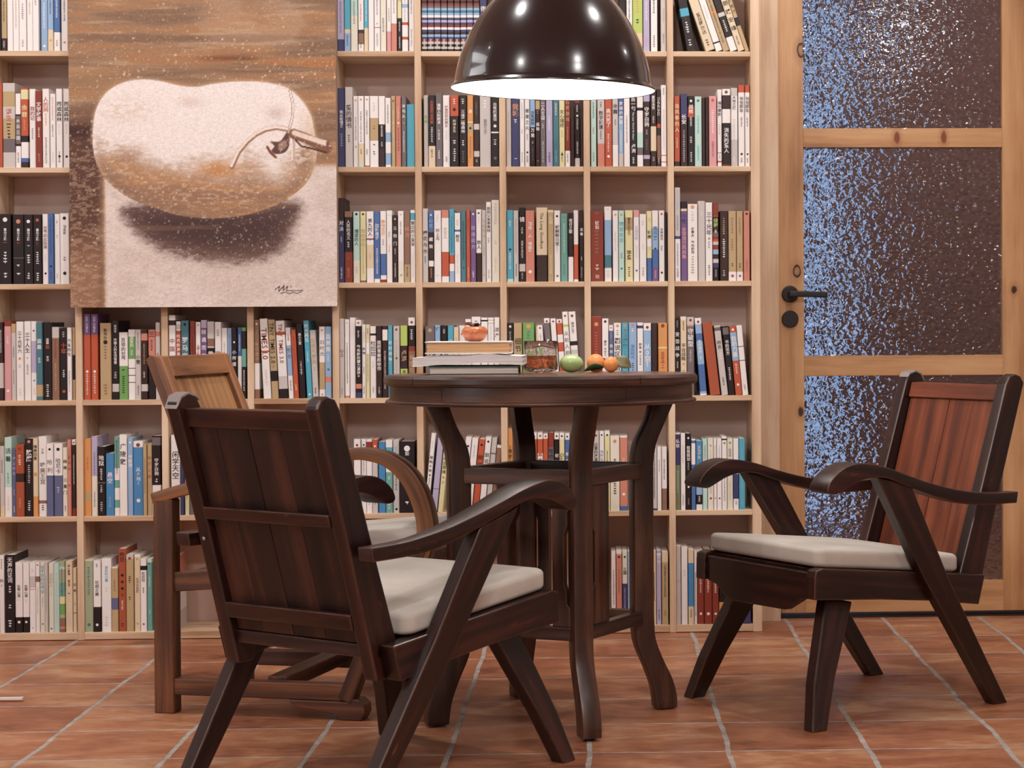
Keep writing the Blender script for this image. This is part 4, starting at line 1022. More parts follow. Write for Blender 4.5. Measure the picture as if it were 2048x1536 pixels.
1087.4 1097 868 O b:0:.06:W b:.38:.46:W b:.72:.84:B d:.03:R m:.85:.95:Y
1097.4 1109 866 G b:0:.18:R t:.2:.46:K:写给你金
1109.6 1119.4 866 W b:.08:1:K d:.04:K t:.25:.48:W:初心的
1119.8 1130.2 866 W b:.08:1:Y d:.04:K r:.26:.5:K:Google
1130.8 1140.6 867 W b:.08:1:B d:.04:K t:.22:.4:W:相交
@5 7
1186.6 1199.4 863 g d:.05:R t:.14:.38:K:必要的改革 m:.45:.5:K
1199.8 1209.6 862 W d:.05:K t:.24:.42:B:为什么是 m:.45:.5:B
1210.2 1221 862 Y b:0:.05:W d:.05:K m:.25:.45:K
1221.4 1240 872 I d:.07:p t:.3:.45:K:变革的忠 m:.5:.8:K
1240.4 1256 872 p b:0:.02:W b:.94:1:B m:.3:.5:W d:.78:W
1303.4 1314.8 884 g m:.2:.85:K b:.97:1:N
1315.2 1323.6 893.5 W m:.2:.4:G
1324 1335 893.5 W b:.66:1:w m:.2:.55:K
@5 8
1350.4 1361.8 865.5 N b:.42:1:X b:0:.02:W t:.08:.2:W:私联 m:.5:.8:M
1362.4 1371.8 866 W m:.15:.4:T m:.8:.95:K
1372.4 1383.2 867 K d:.06:W t:.16:.36:W:极简规划 m:.38:.5:g d:.7:W m:.85:.95:T
1383.6 1392.2 878 W b:.36:1:B b:.02:.06:B m:.5:.7:v
1393 1405.4 882 u b:.58:.78:b b:.78:.92:K b:.92:1:W t:.06:.26:Y:父与子全 m:.8:.9:W
1405.8 1415.8 877 M m:.1:.3:G
1416.4 1427.8 877 I d:.1:T m:.15:.3:g d:.84:R m:.6:.8:T
1428.2 1434.6 877 W m:.1:.3:p d:.84:R
1435 1444.4 877 W m:.1:.3:b d:.84:R
1444.8 1454.6 873 W b:.03:.05:K d:.09:R m:.5:.9:G
1455 1467 877 I d:.06:F t:.14:.26:G:如何成 m:.6:.9:L
1467.6 1478.4 877 W b:.5:.85:N m:.88:.95:G
1478.8 1491 877 c m:.15:.95:b
@6 0
0 9.6 1110.6 W m:.05:.2:G t:.3:.36:K:所 m:.38:.42:K
11 30.6 1110 K t:.03:.36:W:无声的证词 m:.4:.52:W m:.64:.72:W m:.84:.94:W
31 45.6 1124.7 W b:.78:1:K t:.32:.5:K:犯罪心理 m:.53:.58:g d:.85:W
46 59 1124.7 W b:.78:1:K t:.32:.5:K:犯罪心理 m:.53:.58:g d:.85:W
59.6 72 1124.7 W b:.38:.39:p b:.2:.36:g m:.1:.15:g m:.93:.96:G
72.4 80.4 1124.7 W b:.2:.28:w d:.04:R m:.35:.75:T
80.8 90.4 1124.7 I t:.04:.45:c:在不安的世界安 m:.5:.65:c d:.88:t
90.8 97 1124.7 g m:.2:.7:G
97.4 108 1126 I t:.15:.35:T:云边的人 m:.4:.5:g d:.95:G
108.4 120 1126 M m:.15:.9:g
120.4 131 1122 a b:.08:.12:M b:.3:.5:e b:.5:.6:Y b:.6:.75:F b:.8:1:w m:.1:.5:K b:.92:.95:p
131.4 145.8 1122 C t:.05:.2:K:别人家酒 t:.26:.36:R:酱涩津 m:.45:.5:K m:.72:.95:g
146.2 153.6 1135.6 C t:.22:.4:K:汉画 m:.55:.6:K b:.7:.71:D
@6 1
170 187.6 1120 a b:0:.01:I m:.1:.5:t d:.9:t
188.2 202.8 1121 W b:.65:1:K m:.05:.12:K t:.28:.5:K:世相之美 d:.9:W
203.6 223.6 1117 W t:.1:.32:c:诚实的力量 m:.4:.5:M m:.8:.95:g
224.2 237.6 1134 T b:.48:.66:A b:0:.02:I m:.2:.4:w
238.2 253.4 1097.5 Q t:.04:.16:K:昨日 d:.32:K d:.4:D d:.48:K d:.56:R m:.63:.75:W m:.9:.95:K
254 268.8 1109 g b:.06:1:T d:.05:R m:.28:.4:K m:.55:.6:K
269.6 282 1109 C b:0:.03:W d:.06:T t:.3:.5:w:生活自有图 d:.9:T
282.4 294.4 1117 W b:.1:.16:K t:.18:.32:K:杜拉拉 m:.4:.5:K d:.9:O
294.8 304.6 1118 M b:.05:1:e d:.06:R m:.25:.4:W m:.7:.78:M
@6 2
346 356.6 1114 p b:.4:.75:W b:.75:1:g m:.1:.35:R d:.85:K d:.95:K
@6 7
1186.6 1196.6 1086 W b:.03:.62:o m:.15:.45:w b:.62:1:W h
1223.6 1232.8 1103.6 W m:.25:.75:K
1233.4 1244.8 1102 p b:0:.04:W d:.08:K m:.25:.6:w
1245.4 1255.8 1102 I b:.44:1:N d:.08:K t:.22:.32:K:三国 m:.5:.95:v
1256.2 1261.6 1103 b
1305.6 1313.6 1101 C m:.3:.7:K h
1314.2 1323.6 1101 v b:.04:.06:W t:.05:.18:W:文化 m:.8:.95:K
1324.6 1337.4 1104 C b:.14:1:T m:.18:.65:K m:.8:.9:G
@6 8
1351.6 1362.8 1089.7 g b:0:.02:I b:.45:.46:T
1363.6 1376.2 1094 W m:.3:.4:g
1377.2 1388.4 1099 C b:.18:.76:u m:.8:.92:K
1389 1395.2 1101 W m:.3:.9:K
1395.6 1409 1102 R b:0:.02:W m:.25:.6:W d:.86:W
1409.4 1425 1102 R m:.25:.6:W d:.86:W
1425.4 1438.2 1102 R m:.25:.6:W d:.86:W
1438.8 1454 1104 K b:.35:.5:o b:.7:.85:o h
1454.6 1469.6 1104 K h
1470 1486 1106 D h
1487.2 1502.4 1104 N m:.3:.6:G h
"""
# ------------------------------------------------------------------ books
CC = {'K': ((30, 18, 20), 'black'), 'D': ((54, 32, 30), 'dark brown'), 'w': ((140, 104, 86), 'mid brown'), 'R': ((134, 56, 42), 'russet'),
      'O': ((188, 88, 60), 'orange red'), 'o': ((218, 152, 92), 'orange'), 'p': ((206, 134, 116), 'salmon'), 'P': ((218, 158, 160), 'pink'),
      'W': ((238, 232, 230), 'white'), 'I': ((228, 222, 206), 'ivory'), 'C': ((222, 202, 172), 'cream'), 'T': ((186, 160, 122), 'tan'),
      'Y': ((226, 216, 168), 'pale yellow'), 'g': ((202, 194, 190), 'light grey'), 'G': ((112, 102, 104), 'grey'), 'N': ((62, 62, 104), 'navy'),
      'B': ((76, 108, 162), 'blue'), 'b': ((148, 178, 212), 'pale blue'), 'c': ((84, 166, 190), 'sky blue'), 'e': ((112, 162, 152), 'sea green'),
      't': ((74, 120, 132), 'teal'), 'M': ((188, 218, 208), 'mint'), 'L': ((184, 200, 108), 'lime'), 'F': ((112, 160, 92), 'green'), 'A': ((98, 102, 138), 'slate blue'), 'Q': ((166, 82, 54), 'rust'), 'a': ((164, 172, 142), 'sage'), 'u': ((74, 134, 184), 'bright blue'), 'X': ((122, 130, 98), 'olive'),
      'V': ((116, 88, 136), 'purple'), 'v': ((184, 174, 202), 'lavender')}
BM = {k: plain('cover_'+n.replace(' ', '_'), rgb(*c), .42, .4) for k, (c, n) in CC.items()}
_gl = {}
def glyph(ch):
    "outline mesh of one character, em = 1"
    if ch not in _gl:
        cu = bpy.data.curves.new('glyph', 'FONT'); cu.body = ch; cu.size = 1; cu.resolution_u = 2; cu.offset = .012
        ob = bpy.data.objects.new('glyph', cu); me = ob.to_mesh()
        vs_ = [(v.co.x, v.co.y) for v in me.vertices]; fs = [tuple(p.vertices) for p in me.polygons]
        ob.to_mesh_clear(); bpy.data.objects.remove(ob); bpy.data.curves.remove(cu)
        if vs_:
            x0, x1 = min(v[0] for v in vs_), max(v[0] for v in vs_)
            vs_ = [(v[0]-x0, v[1]) for v in vs_]; w = x1-x0
        else: w = .3
        _gl[ch] = (vs_, fs, w)
    return _gl[ch]
def put(mb, ch, cx, cz, s, y, mat, X, rot=False, w=None):
    vs_, fs, gw = glyph(ch)
    if not vs_: return
    z0, z1 = min(v[1] for v in vs_), max(v[1] for v in vs_)
    zc = (z0+z1)/2 if not rot else .36
    P = []
    for a, b in vs_:
        if rot: P.append((cx+(b-zc)*s, y, cz-a*s))
        else: P.append((cx+(a-gw/2)*s, y, cz+(b-zc)*s))
    mb.add([X @ Vector(p) for p in P], fs, mat)
def book_mesh(mb, w, h, d, code, toks, X, rnd, hard=False):
    "w across the spine, h tall, d deep; the spine faces -y with its lower left corner at the origin"
    segs = [(0., 1., code)]
    for t in toks:
        if t[0] == 'b':
            _, a, b, c = t.split(':'); a, b = float(a), float(b); new = []
            for (p, q, cc) in segs:
                if q <= a or p >= b: new.append((p, q, cc)); continue
                if p < a: new.append((p, a, cc))
                new.append((max(a, p), min(b, q), c))
                if q > b: new.append((b, q, cc))
            segs = new
    if 'S' in toks:      # comic volumes with striped spines
        segs = []; p = 0.; cy = ['K', 'g', 'K', 'g', 'b', 'D', 'b', 'W', 'R', 'K', 'R', 'G', 'b', 't', 'b', 'W', 'N', 'v', 'N', 'R', 'W', 'N', 'D', 'b', 'N', 'R', 'g', 'K', 'g', 'K']
        n = len(cy); o = 0
        for i in range(n): segs.append((i/n, (i+1)/n, cy[i] if i < 4 or i > n-5 else cy[4+(i-4+o) % (n-8)]))
    ch = min(.0014, w*.16); t = .0012
    for p, q, cc in segs:
        z1, z0 = h*(1-p), h*(1-q); mt = BM[cc]
        pl = [(0, d), (0, ch), (ch, 0), (w-ch, 0), (w, ch), (w, d), (w-t, d), (w-t, t+.002), (t, t+.002), (t, d)]
        n = len(pl); V = [(x, y, z) for z in (z0, z1) for x, y in pl]; F = []
        for i in range(n): F.append((i, (i+1) % n, n+(i+1) % n, n+i))
        if q > .999:
            F += [(0, 9, 8, 1), (1, 8, 7, 4), (4, 7, 6, 5), (1, 4, 3, 2)]
        if p < .001:
            F += [(n+1, n+8, n+9, n+0), (n+4, n+7, n+8, n+1), (n+5, n+6, n+7, n+4), (n+2, n+3, n+4, n+1)]
        mb.add([X @ Vector(v) for v in V], F, mt)
    dz = .003 if hard else .0006
    mb.box(t, w-t, t+.002, d-.001, dz, h-dz, PAGES, X=X)
    y = -.00035
    for t_ in toks:
        k = t_[0]
        if t_ == 'S':
            for i in range(6): mb.box(w*.3, w*.62, -.0006, 0, h*.05+i*h*.021, h*.05+i*h*.021+h*.014, BM['g'], X=X)
        elif k == 't':
            _, a, b, c, s = t_.split(':', 4); a, b = float(a), float(b); n = len(s); pitch = h*(b-a)/n; em = min(w*.86, pitch*1.0)
            for i, chh in enumerate(s): put(mb, chh, w/2, h*(1-a)-pitch*(i+.5), em, y, BM[c], X)
        elif k == 'r':
            _, a, b, c, s = t_.split(':', 4); a, b = float(a), float(b); s = s.replace('_', ' ')
            adv = [glyph(x)[2]+.09 for x in s]; L = h*(b-a); em = min(L/sum(adv), w*1.05); z = h*(1-a)
            for x, aw in zip(s, adv): put(mb, x, w/2, z, em, y, BM[c], X, rot=True); z -= aw*em
        elif k == 'm':      # lettering too small to read
            _, a, b, c = t_.split(':'); a, b = float(a), float(b); st = max(.0026, w*.27); z = h*(1-a); e = h*(1-b)
            while z-st > e:
                ww = w*(.11+.09*rnd.random()); jj = w*.04*(rnd.random()-.5); hh = st*.32
                mb.add([X @ Vector(v) for v in ((w/2-ww+jj, y, z-hh), (w/2+ww*.8+jj, y, z-hh), (w/2+ww*.8+jj, y, z), (w/2-ww+jj, y, z))], [(0, 1, 2, 3)], BM[c])
                if rnd.random() < .8: mb.add([X @ Vector(v) for v in ((w/2-ww*.25, y-.0001, z-st*.68), (w/2+ww*.15, y-.0001, z-st*.68), (w/2+ww*.15, y-.0001, z), (w/2-ww*.25, y-.0001, z))], [(0, 1, 2, 3)], BM[c])
                z -= st
        elif k == 'd':
            _, a, c = t_.split(':'); r = w*.2; z = h*(1-float(a))
            mb.add([X @ Vector((w/2+r*math.cos(2*PI*i/12), y, z+r*math.sin(2*PI*i/12))) for i in range(12)], [tuple(range(12))], BM[c])
cell = None; BOOKS = []
for ln in BOOKDATA.strip().split('\n'):
    if ln[0] == '@': cell = tuple(int(v) for v in ln[1:].split()); continue
    p = ln.split(); BOOKS.append(dict(cell=cell, x0=float(p[0]), x1=float(p[1]), yt=float(p[2]), c=p[3], t=p[4:]))
# how much of each spine the photo shows: sampled against outlines of what stands in front
OCC = [[(137, 0), (672, 0), (677, 614), (147, 614)], [(904, 176), (930, 90), (985, 0), (1229, 0), (1291, 97), (1312, 172), (1240, 190), (1108, 197), (980, 191)],
       [(766, 752), (1389, 748), (1388, 806), (1075, 824), (768, 812)], [(345, 785), (660, 800), (745, 1010), (1140, 960), (1120, 1280), (840, 1330), (455, 1310)],
       [(292, 722), (460, 704), (560, 930), (380, 980)], [(850, 822), (905, 822), (940, 920), (940, 1300), (895, 1300), (895, 930)], [(1145, 822), (1200, 822), (1225, 960), (1225, 1260), (1120, 1260), (1140, 960)],
       [(1290, 822), (1340, 822), (1308, 900), (1308, 1260), (1264, 1260), (1266, 900)], [(1390, 1105), (1640, 1140), (1640, 1200), (1390, 1160)], [(1385, 915), (1740, 920), (1740, 975), (1385, 965)],
       [(1010, 822), (1055, 822), (1085, 920), (1085, 1260), (1020, 1260), (1040, 930)], [(850, 694), (1048, 694), (1048, 752), (824, 752)], [(1048, 686), (1250, 712), (1250, 752), (1048, 752)], [(308, 970), (348, 970), (348, 1300), (308, 1300)]]
def inside(x, y, P):
    c = False; j = len(P)-1
    for i in range(len(P)):
        if (P[i][1] > y) != (P[j][1] > y) and x < (P[j][0]-P[i][0])*(y-P[i][1])/(P[j][1]-P[i][1])+P[i][0]: c = not c
        j = i
    return c
ROWPX = {1: 103, 2: 333, 3: 564, 4: 796, 5: 1025, 6: 1256}
for b in BOOKS:
    yb = ROWPX[b['cell'][0]]; n = 0; xs = [b['x0']+(b['x1']-b['x0'])*(i+.5)/3 for i in range(3)]
    lean = [float(t[2:]) for t in b['t'] if t.startswith('l:')]; b['lean'] = lean[0] if lean else 0.
    for i in range(14):
        y = b['yt']+(yb-b['yt'])*(i+.5)/14
        for x in xs:
            xx = x+b['lean']*(yb-y)
            if 0 <= xx < 2048 and y >= 0 and not any(inside(xx, y, P) for P in OCC): n += 1
    b['vis'] = n/42.*(b['x1']-b['x0'])*(yb-b['yt'])
order = sorted(BOOKS, key=lambda b: -b['vis']); keep = set(id(b) for b in order[:300])
ROWN = {1: 'top row', 2: 'second row', 3: 'third row', 4: 'fourth row', 5: 'fifth row', 6: 'bottom row'}
def colname(r, c):
    if c == 0: return 'left of the painting' if r < 4 else 'at the far left'
    return {1: 'in the second bay', 2: 'in the third bay', 3: 'in the fourth bay', 4: 'right beside the painting' if r < 4 else 'in the fifth bay', 5: 'in the sixth bay', 6: 'in the seventh bay', 7: 'in the eighth bay', 8: 'nearest the door'}[c]
def look(b):
    n = CC[b['c']][1]; bands = [t.split(':') for t in b['t'] if t[0] == 'b' and float(t.split(':')[2])-float(t.split(':')[1]) > .12 and t.split(':')[3] != b['c']]
    txt = [t.split(':') for t in b['t'] if t[0] in 'tr' and ':' in t]
    s = n
    if 'S' in b['t']: return 'black striped comic'
    if bands:
        bb = max(bands, key=lambda t: float(t[2])-float(t[1])); s += ' and '+CC[bb[3]][1]
    s += ' book'
    if txt: s += ' with '+CC[txt[0][3]][1]+' title'
    return s
def short(b): return 'comic' if 'S' in b['t'] else CC[b['c']][1]+' one'
cells = {}
for b in BOOKS: cells.setdefault(b['cell'], []).append(b)
ORD = ['first', 'second', 'third', 'fourth', 'fifth', 'sixth', 'seventh', 'eighth', 'ninth', 'tenth', 'eleventh', 'twelfth', 'thirteenth', 'fourteenth']
for cl, bs in cells.items():
    where = ROWN[cl[0]]+' '+colname(*cl); cand = {}
    for i, b in enumerate(bs):
        w = b['x1']-b['x0']; med = sorted(x['x1']-x['x0'] for x in bs)[len(bs)//2]
        adj = 'thin ' if w < med*.85 else ('thick ' if w > med*1.25 else '')
        b['lab'] = [adj+look(b)+', '+where]
        if i: b['lab'].append(look(b)+' right of a '+short(bs[i-1])+', '+where)
        b['lab'].append(look(b)+', '+ORD[i]+' from the left, '+where)
        b['lab'] = [x for x in b['lab'] if len(x.replace(',', '').split()) <= 16] or [CC[b['c']][1]+' book, '+ORD[i]+' from the left, '+where]
    for b in bs:
        for x in b['lab']:
            if sum(x in o['lab'] for o in bs) == 1: b['label'] = x; break
        else: b['label'] = CC[b['c']][1]+' book, '+ORD[bs.index(b)]+' from the left, '+where
rnd = random.Random(3)
rest = MB()
prev_end = {}
for b in BOOKS:
    r, c = b['cell']; zb = Z0+(6-r)*HH+.0002; Y = .004+.010*rnd.random()
    ybp = ROWPX[r]
    X0 = at(b['x0'], ybp, .009).x; X1 = at(b['x1'], ybp, .009).x
    P = at((b['x0']+b['x1'])/2, b['yt'], Y); h = P.z-zb
    ui = c+1; lo = UX[ui]+UT/2+.0003; hi = UX[ui+1]-(.0135 if c == 8 else UT/2)-.0003
    X0 = max(X0, lo) if c else max(X0, -1.4518); X1 = min(X1, hi); w = max(X1-X0-.0010, .004)
    d = .135+.02*rnd.random()
    if b['lean']:
        a = math.atan(b['lean']); 
        w2 = w*math.cos(a); h2 = min(h, HH-BT-.004 if r > 1 else .34)/math.cos(a)-w2*abs(math.tan(a))*.8
        if a < 0: X = Matrix.Translation((X0, Y, zb)) @ Matrix.Rotation(a, 4, 'Y')
        else: X = Matrix.Translation((X0+w2*math.cos(a), Y, zb)) @ Matrix.Rotation(a, 4, 'Y') @ Matrix.Translation((-w2, 0, 0))
        w, h = w2, h2
    else: X = Matrix.Translation((X0, Y, zb))
    h = min(h, HH-BT-.006)
    hard = rnd.random() < .25
    if id(b) in keep:
        mb = MB(); book_mesh(mb, w, h, d, b['c'], b['t'], Matrix.Identity(4), rnd, hard)
        o = mb.build('comic_book' if 'S' in b['t'] else 'book'); o.matrix_world = X
        tag(o, b['label'], 'book', 'books in the '+ROWN[r]+' of the bookcase')
    else: book_mesh(rest, w, h, d, b['c'], b['t'], X, rnd, hard)
o = rest.build('books'); tag(o, 'remaining shelved books, mostly hidden or cut by the picture edge', 'books', kind='stuff')
# ------------------------------------------------------------------ painting of a gourd, colour laid down on a fine mesh
def paint():
    nx, ny = 300, 520                      # canvas .765 m wide; 2.09 zoom units = 1 cell ; picture units: px of a 1387 x 1536 study
    XL, XR, YB, YT = 18., 1352., 1522., -790.
    u = np.linspace(0, 1, nx+1); v = np.linspace(0, 1, ny+1)
    Xp, Yp = np.meshgrid(XL+(XR-XL)*u, YB+(YT-YB)*v)
    rs = np.random.RandomState(5)
    def fbm(sx, sy, oct=4, seed=0):
        out = np.zeros_like(Xp); amp = 1.; tot = 0
        for o_ in range(oct):
            gx, gy = max(2, int(1334/sx))+2, max(2, int(2312/sy))+2
            g = np.random.RandomState(seed+o_*17).rand(gy+1, gx+1)
            fx = (Xp-XL)/(XR-XL)*(gx-1); fy = (Yp-YT)/(YB-YT)*(gy-1); ix = fx.astype(int); iy = fy.astype(int); tx = fx-ix; ty = fy-iy
            tx = tx*tx*(3-2*tx); ty = ty*ty*(3-2*ty)
            out += amp*((g[iy, ix]*(1-tx)+g[iy, ix+1]*tx)*(1-ty)+(g[iy+1, ix]*(1-tx)+g[iy+1, ix+1]*tx)*ty); tot += amp; amp *= .55; sx *= .5; sy *= .5
        return out/tot
    def ss(x, a, b): t_ = np.clip((x-a)/(b-a), 0, 1); return t_*t_*(3-2*t_)
    def C(*c): return np.array(c, float)/255
    def lay(img, m_, c): m_ = np.clip(m_, 0, 1)[..., None]; return img*(1-m_)+c*m_
    def sdf(P):
        P = np.array(P, float); d = np.full(Xp.shape, 1e9); ins = np.zeros(Xp.shape, bool)
        for i in range(len(P)):
            a, b = P[i], P[(i+1) % len(P)]; e = b-a; t_ = np.clip(((Xp-a[0])*e[0]+(Yp-a[1])*e[1])/(e@e), 0, 1)
            d = np.minimum(d, np.hypot(Xp-a[0]-t_*e[0], Yp-a[1]-t_*e[1]))
            if a[1] != b[1]: ins ^= ((a[1] > Yp) != (b[1] > Yp)) & (Xp < (b[0]-a[0])*(Yp-a[1])/(b[1]-a[1])+a[0])
        return np.where(ins, -d, d)
    def smooth_poly(P, k=8):
        P = np.array(P, float); out = []; n = len(P)
        for i in range(n):
            p0, p1, p2, p3 = P[i-1], P[i], P[(i+1) % n], P[(i+2) % n]
            for j in range(k):
                t_ = j/k; out.append(.5*((2*p1)+(-p0+p2)*t_+(2*p0-5*p1+4*p2-p3)*t_**2+(-p0+3*p1-3*p2+p3)*t_**3))
        return out
    def stroke(img, P, w, c, soft=2.):
        P = np.array(P, float); d = np.full(Xp.shape, 1e9)
        for i in range(len(P)-1):
            a, b = P[i][:2], P[i+1][:2]; e = b-a; t_ = np.clip(((Xp-a[0])*e[0]+(Yp-a[1])*e[1])/(e@e), 0, 1); d = np.minimum(d, np.hypot(Xp-a[0]-t_*e[0], Yp-a[1]-t_*e[1]))
        return lay(img, 1-ss(d, w/2-soft/2, w/2+soft/2), c)
    streak = fbm(500, 40, 5, 1); st2 = fbm(260, 18, 4, 40); fine = fbm(24, 10, 3, 80); blot = fbm(300, 200, 4, 120)
    img = np.zeros(Xp.shape+(3,))+C(148, 118, 94)
    img = lay(img, ss(streak, .42, .62), C(164, 122, 88))
    img = lay(img, ss(st2, .52, .75)*.6, C(190, 160, 130)); img = lay(img, ss(1-streak, .5, .70)*.38, C(106, 76, 58))
    img = lay(img, ss(Yp, 200, 275)*(1-ss(Yp, 300, 400))*ss(Xp, 500, 1000)*ss(streak, .3, .6)*.8, C(170, 116, 74))
    img = lay(img, np.exp(-((Yp-268)/14.)**2)*ss(Xp, 600, 760)*(1-ss(Xp, 900, 1000))*.7, C(110, 66, 46))
    img = lay(img, ss(Yp, 300, 360)*(1-ss(Yp, 420, 520))*(1-ss(Xp, 250, 480))*.5, C(170, 130, 94))
    img = lay(img, (1-ss(Yp, -40, 90))*.35*ss(blot, .4, .6), C(128, 104, 88))
    img = lay(img, ss(blot, .5, .66)*(1-ss(Yp, 150, 260))*.4, C(190, 160, 136))
    lft = (1-ss(Xp, 150, 195))*ss(Yp, 500, 640)                # dark upright at the left
    img = lay(img, lft, C(92, 62, 50)); img = lay(img, lft*ss(Yp, 1050, 1350), C(150, 112, 88)); img = lay(img, lft*ss(fine, .5, .62)*.45*ss(Yp, 500, 800), C(196, 170, 146))
    img = lay(img, (1-ss(Xp, 110, 150))*np.exp(-((Yp-640)/40.)**2)*.8, C(60, 34, 30))
    tb = ss(Xp, 180, 205)*ss(Yp, 790, 830)                     # pale table
    img = lay(img, tb, C(226, 212, 206)); img = lay(img, tb*ss(fine, .45, .7)*.4, C(206, 186, 172)); img = lay(img, tb*ss(blot, .5, .7)*.35, C(196, 176, 164))
    sh_ = sdf(smooth_poly([(285, 1010), (700, 960), (1155, 985), (1148, 1130), (1085, 1235), (960, 1300), (800, 1312), (620, 1285), (450, 1235), (335, 1150)]))
    img = lay(img, 1-ss(sh_+(fine-.5)*60, -60, 30), C(92, 68, 64)); img = lay(img, (1-ss(sh_, -150, -40))*.6, C(62, 42, 42)); img = lay(img, (1-ss(sh_, -60, 0))*ss(streak, .5, .65)*.35, C(150, 116, 92))
    body = smooth_poly([(134, 660), (148, 540), (200, 445), (285, 392), (385, 374), (480, 384), (570, 405), (650, 412), (740, 396), (830, 386), (930, 384), (1030, 394), (1120, 424), (1185, 485), (1228, 560), (1246, 650), (1256, 740), (1238, 830), (1195, 905), (1110, 975), (990, 1032), (850, 1068), (700, 1076), (550, 1058), (420, 1015), (320, 975), (240, 920), (185, 860), (150, 790), (136, 720)])
    bd = sdf(body); ins = 1-ss(bd, -3, 2)
    img = lay(img, np.exp(-(np.maximum(bd, 0)/10.)**2)*(bd > 0)*(Yp < 700)*.5, C(206, 178, 150))
    g = np.zeros_like(img)+C(240, 230, 227)
    low = ss(Yp+(fine-.5)*120+(blot-.5)*240-(Xp-700)*.05, 690, 900)
    g = lay(g, low, C(160, 122, 96)); g = lay(g, ss(Yp, 900, 1040)*.6, C(140, 106, 84)); g = lay(g, low*ss(streak, .5, .64)*.6, C(190, 142, 98)); g = lay(g, low*ss(fine, .52, .66)*.45, C(214, 194, 172))
    g = lay(g, np.exp(-((Xp-760)/90.)**2-((Yp-830)/35.)**2)*.8, C(196, 132, 74))
    g = lay(g, np.exp(-((Xp-300)/120.)**2-((Yp-530)/60.)**2)*.5*ss(fine, .35, .6), C(206, 176, 150))
    g = lay(g, (1-ss(Xp, 150, 330))*ss(Yp, 560, 800)*.5*ss(fine, .4, .6), C(186, 160, 138))
    g = lay(g, ss(-bd, 0, 26)*(1-ss(-bd, 26, 80))*ss(Yp, 600, 900)*.5, C(136, 104, 86))
    g = lay(g, np.exp(-((Xp-1050)/40.)**2-((Yp-545)/30.)**2)*.5, C(186, 160, 150)); g = lay(g, ss(Xp, 1130, 1230)*ss(Yp, 480, 640)*.45, C(206, 172, 136))
    g = lay(g, np.exp(-((Xp-620)/60.)**2-((Yp-490)/26.)**2)*.35*ss(st2, .4, .6), C(190, 160, 146))
    g = lay(g, np.exp(-((Xp-1040)/55.)**2-((Yp-800)/70.)**2)*.8, C(240, 234, 232)); g = lay(g, np.exp(-((Xp-1190)/40.)**2-((Yp-780)/60.)**2)*.6*ss(fine, .4, .6), C(128, 98, 80))
    img = img*(1-ins[..., None])+g*ins[..., None]
    A = [(828, 815), (862, 742), (905, 690), (950, 652), (1000, 628), (1055, 618), (1112, 628)]
    img = stroke(img, A, 24, C(150, 112, 96), 6); img = stroke(img, [(x-3, y-4) for x, y in A], 14, C(240, 226, 214), 5)
    B_ = [(1122, 432), (1136, 500), (1134, 560), (1118, 622)]; img = stroke(img, B_, 14, C(160, 128, 112), 4); img = stroke(img, B_, 8, C(242, 232, 226), 3)
    img = stroke(img, [(1120, 630), (1136, 700), (1134, 800)], 20, C(196, 172, 158), 8); img = stroke(img, [(1120, 640), (1130, 700), (1130, 780)], 8, C(244, 236, 230), 3)
    img = lay(img, 1-ss(sdf(smooth_poly([(1022, 688), (1070, 686), (1108, 640), (1118, 700), (1096, 742), (1050, 752), (1026, 736), (1040, 712)])), -4, 3), C(96, 66, 60))
    img = lay(img, 1-ss(sdf(smooth_poly([(1060, 700), (1098, 678), (1104, 716), (1068, 736)])), -8, 3), C(160, 130, 118))
    img = stroke(img, [(1006, 716), (1022, 744), (1048, 768)], 13, C(124, 62, 42), 3)
    img = stroke(img, [(1140, 650), (1200, 672), (1306, 722)], 52, C(132, 92, 72), 5); img = stroke(img, [(1142, 644), (1210, 668), (1306, 700)], 26, C(232, 214, 202), 8); img = stroke(img, [(1310, 692), (1306, 742)], 16, C(128, 88, 74), 3)
    img = stroke(img, [(1148, 682), (1176, 712), (1222, 722), (1300, 744)], 9, C(66, 42, 40), 3)
    for s_ in ([(1040, 1436), (1062, 1420), (1058, 1446), (1086, 1416), (1080, 1442), (1104, 1418), (1096, 1442), (1180, 1440)], [(1066, 1456), (1090, 1450), (1112, 1458), (1130, 1450), (1150, 1456), (1172, 1448)], [(1118, 1420), (1120, 1423)]):
        img = stroke(img, s_, 4.4, C(70, 50, 48), 2)
    # thrown droplets
    n = 2300; px_ = rs.uniform(XL, XR, n); py_ = rs.uniform(-200, 1500, n); dens = rs.rand(n)
    for x, y, q_ in zip(px_, py_, dens):
        if 420 < y < 640 and x > 200 and x < 1200: continue
        if y > 1320 and q_ > .3: continue
        if y < 160 and q_ > .5: continue
        r = 1.7+3.6*rs.rand()**4; i0 = int((y-YB)/(YT-YB)*ny); j0 = int((x-XL)/(XR-XL)*nx)
        sl = (slice(max(i0-3, 0), i0+4), slice(max(j0-3, 0), j0+4))
        d = np.hypot(Xp[sl]-x, Yp[sl]-y); mk = (1-ss(d, r-1, r+2.4))[..., None]*(.3+.4*q_); img[sl] = img[sl]*(1-mk)+C(236, 220, 204)*mk
    img = img*(1+(rs.rand(*Xp.shape)[..., None]-.5)*.10)
    return nx, ny, np.clip(img, 0, 1)
nx, ny, img = paint()
lin = np.where(img <= .04045, img/12.92, ((img+.055)/1.055)**2.4)
PX0, PX1, PZ0 = -1.2245, -.4585, .9715
pw = PX1-PX0; phh = pw*2312/1334.*1.0
uu, vv = np.meshgrid(np.linspace(0, 1, nx+1), np.linspace(0, 1, ny+1))
V = np.stack([PX0+pw*uu, np.full_like(uu, -.048), PZ0+phh*vv], -1).reshape(-1, 3)
idx = np.arange((nx+1)*(ny+1)).reshape(ny+1, nx+1)
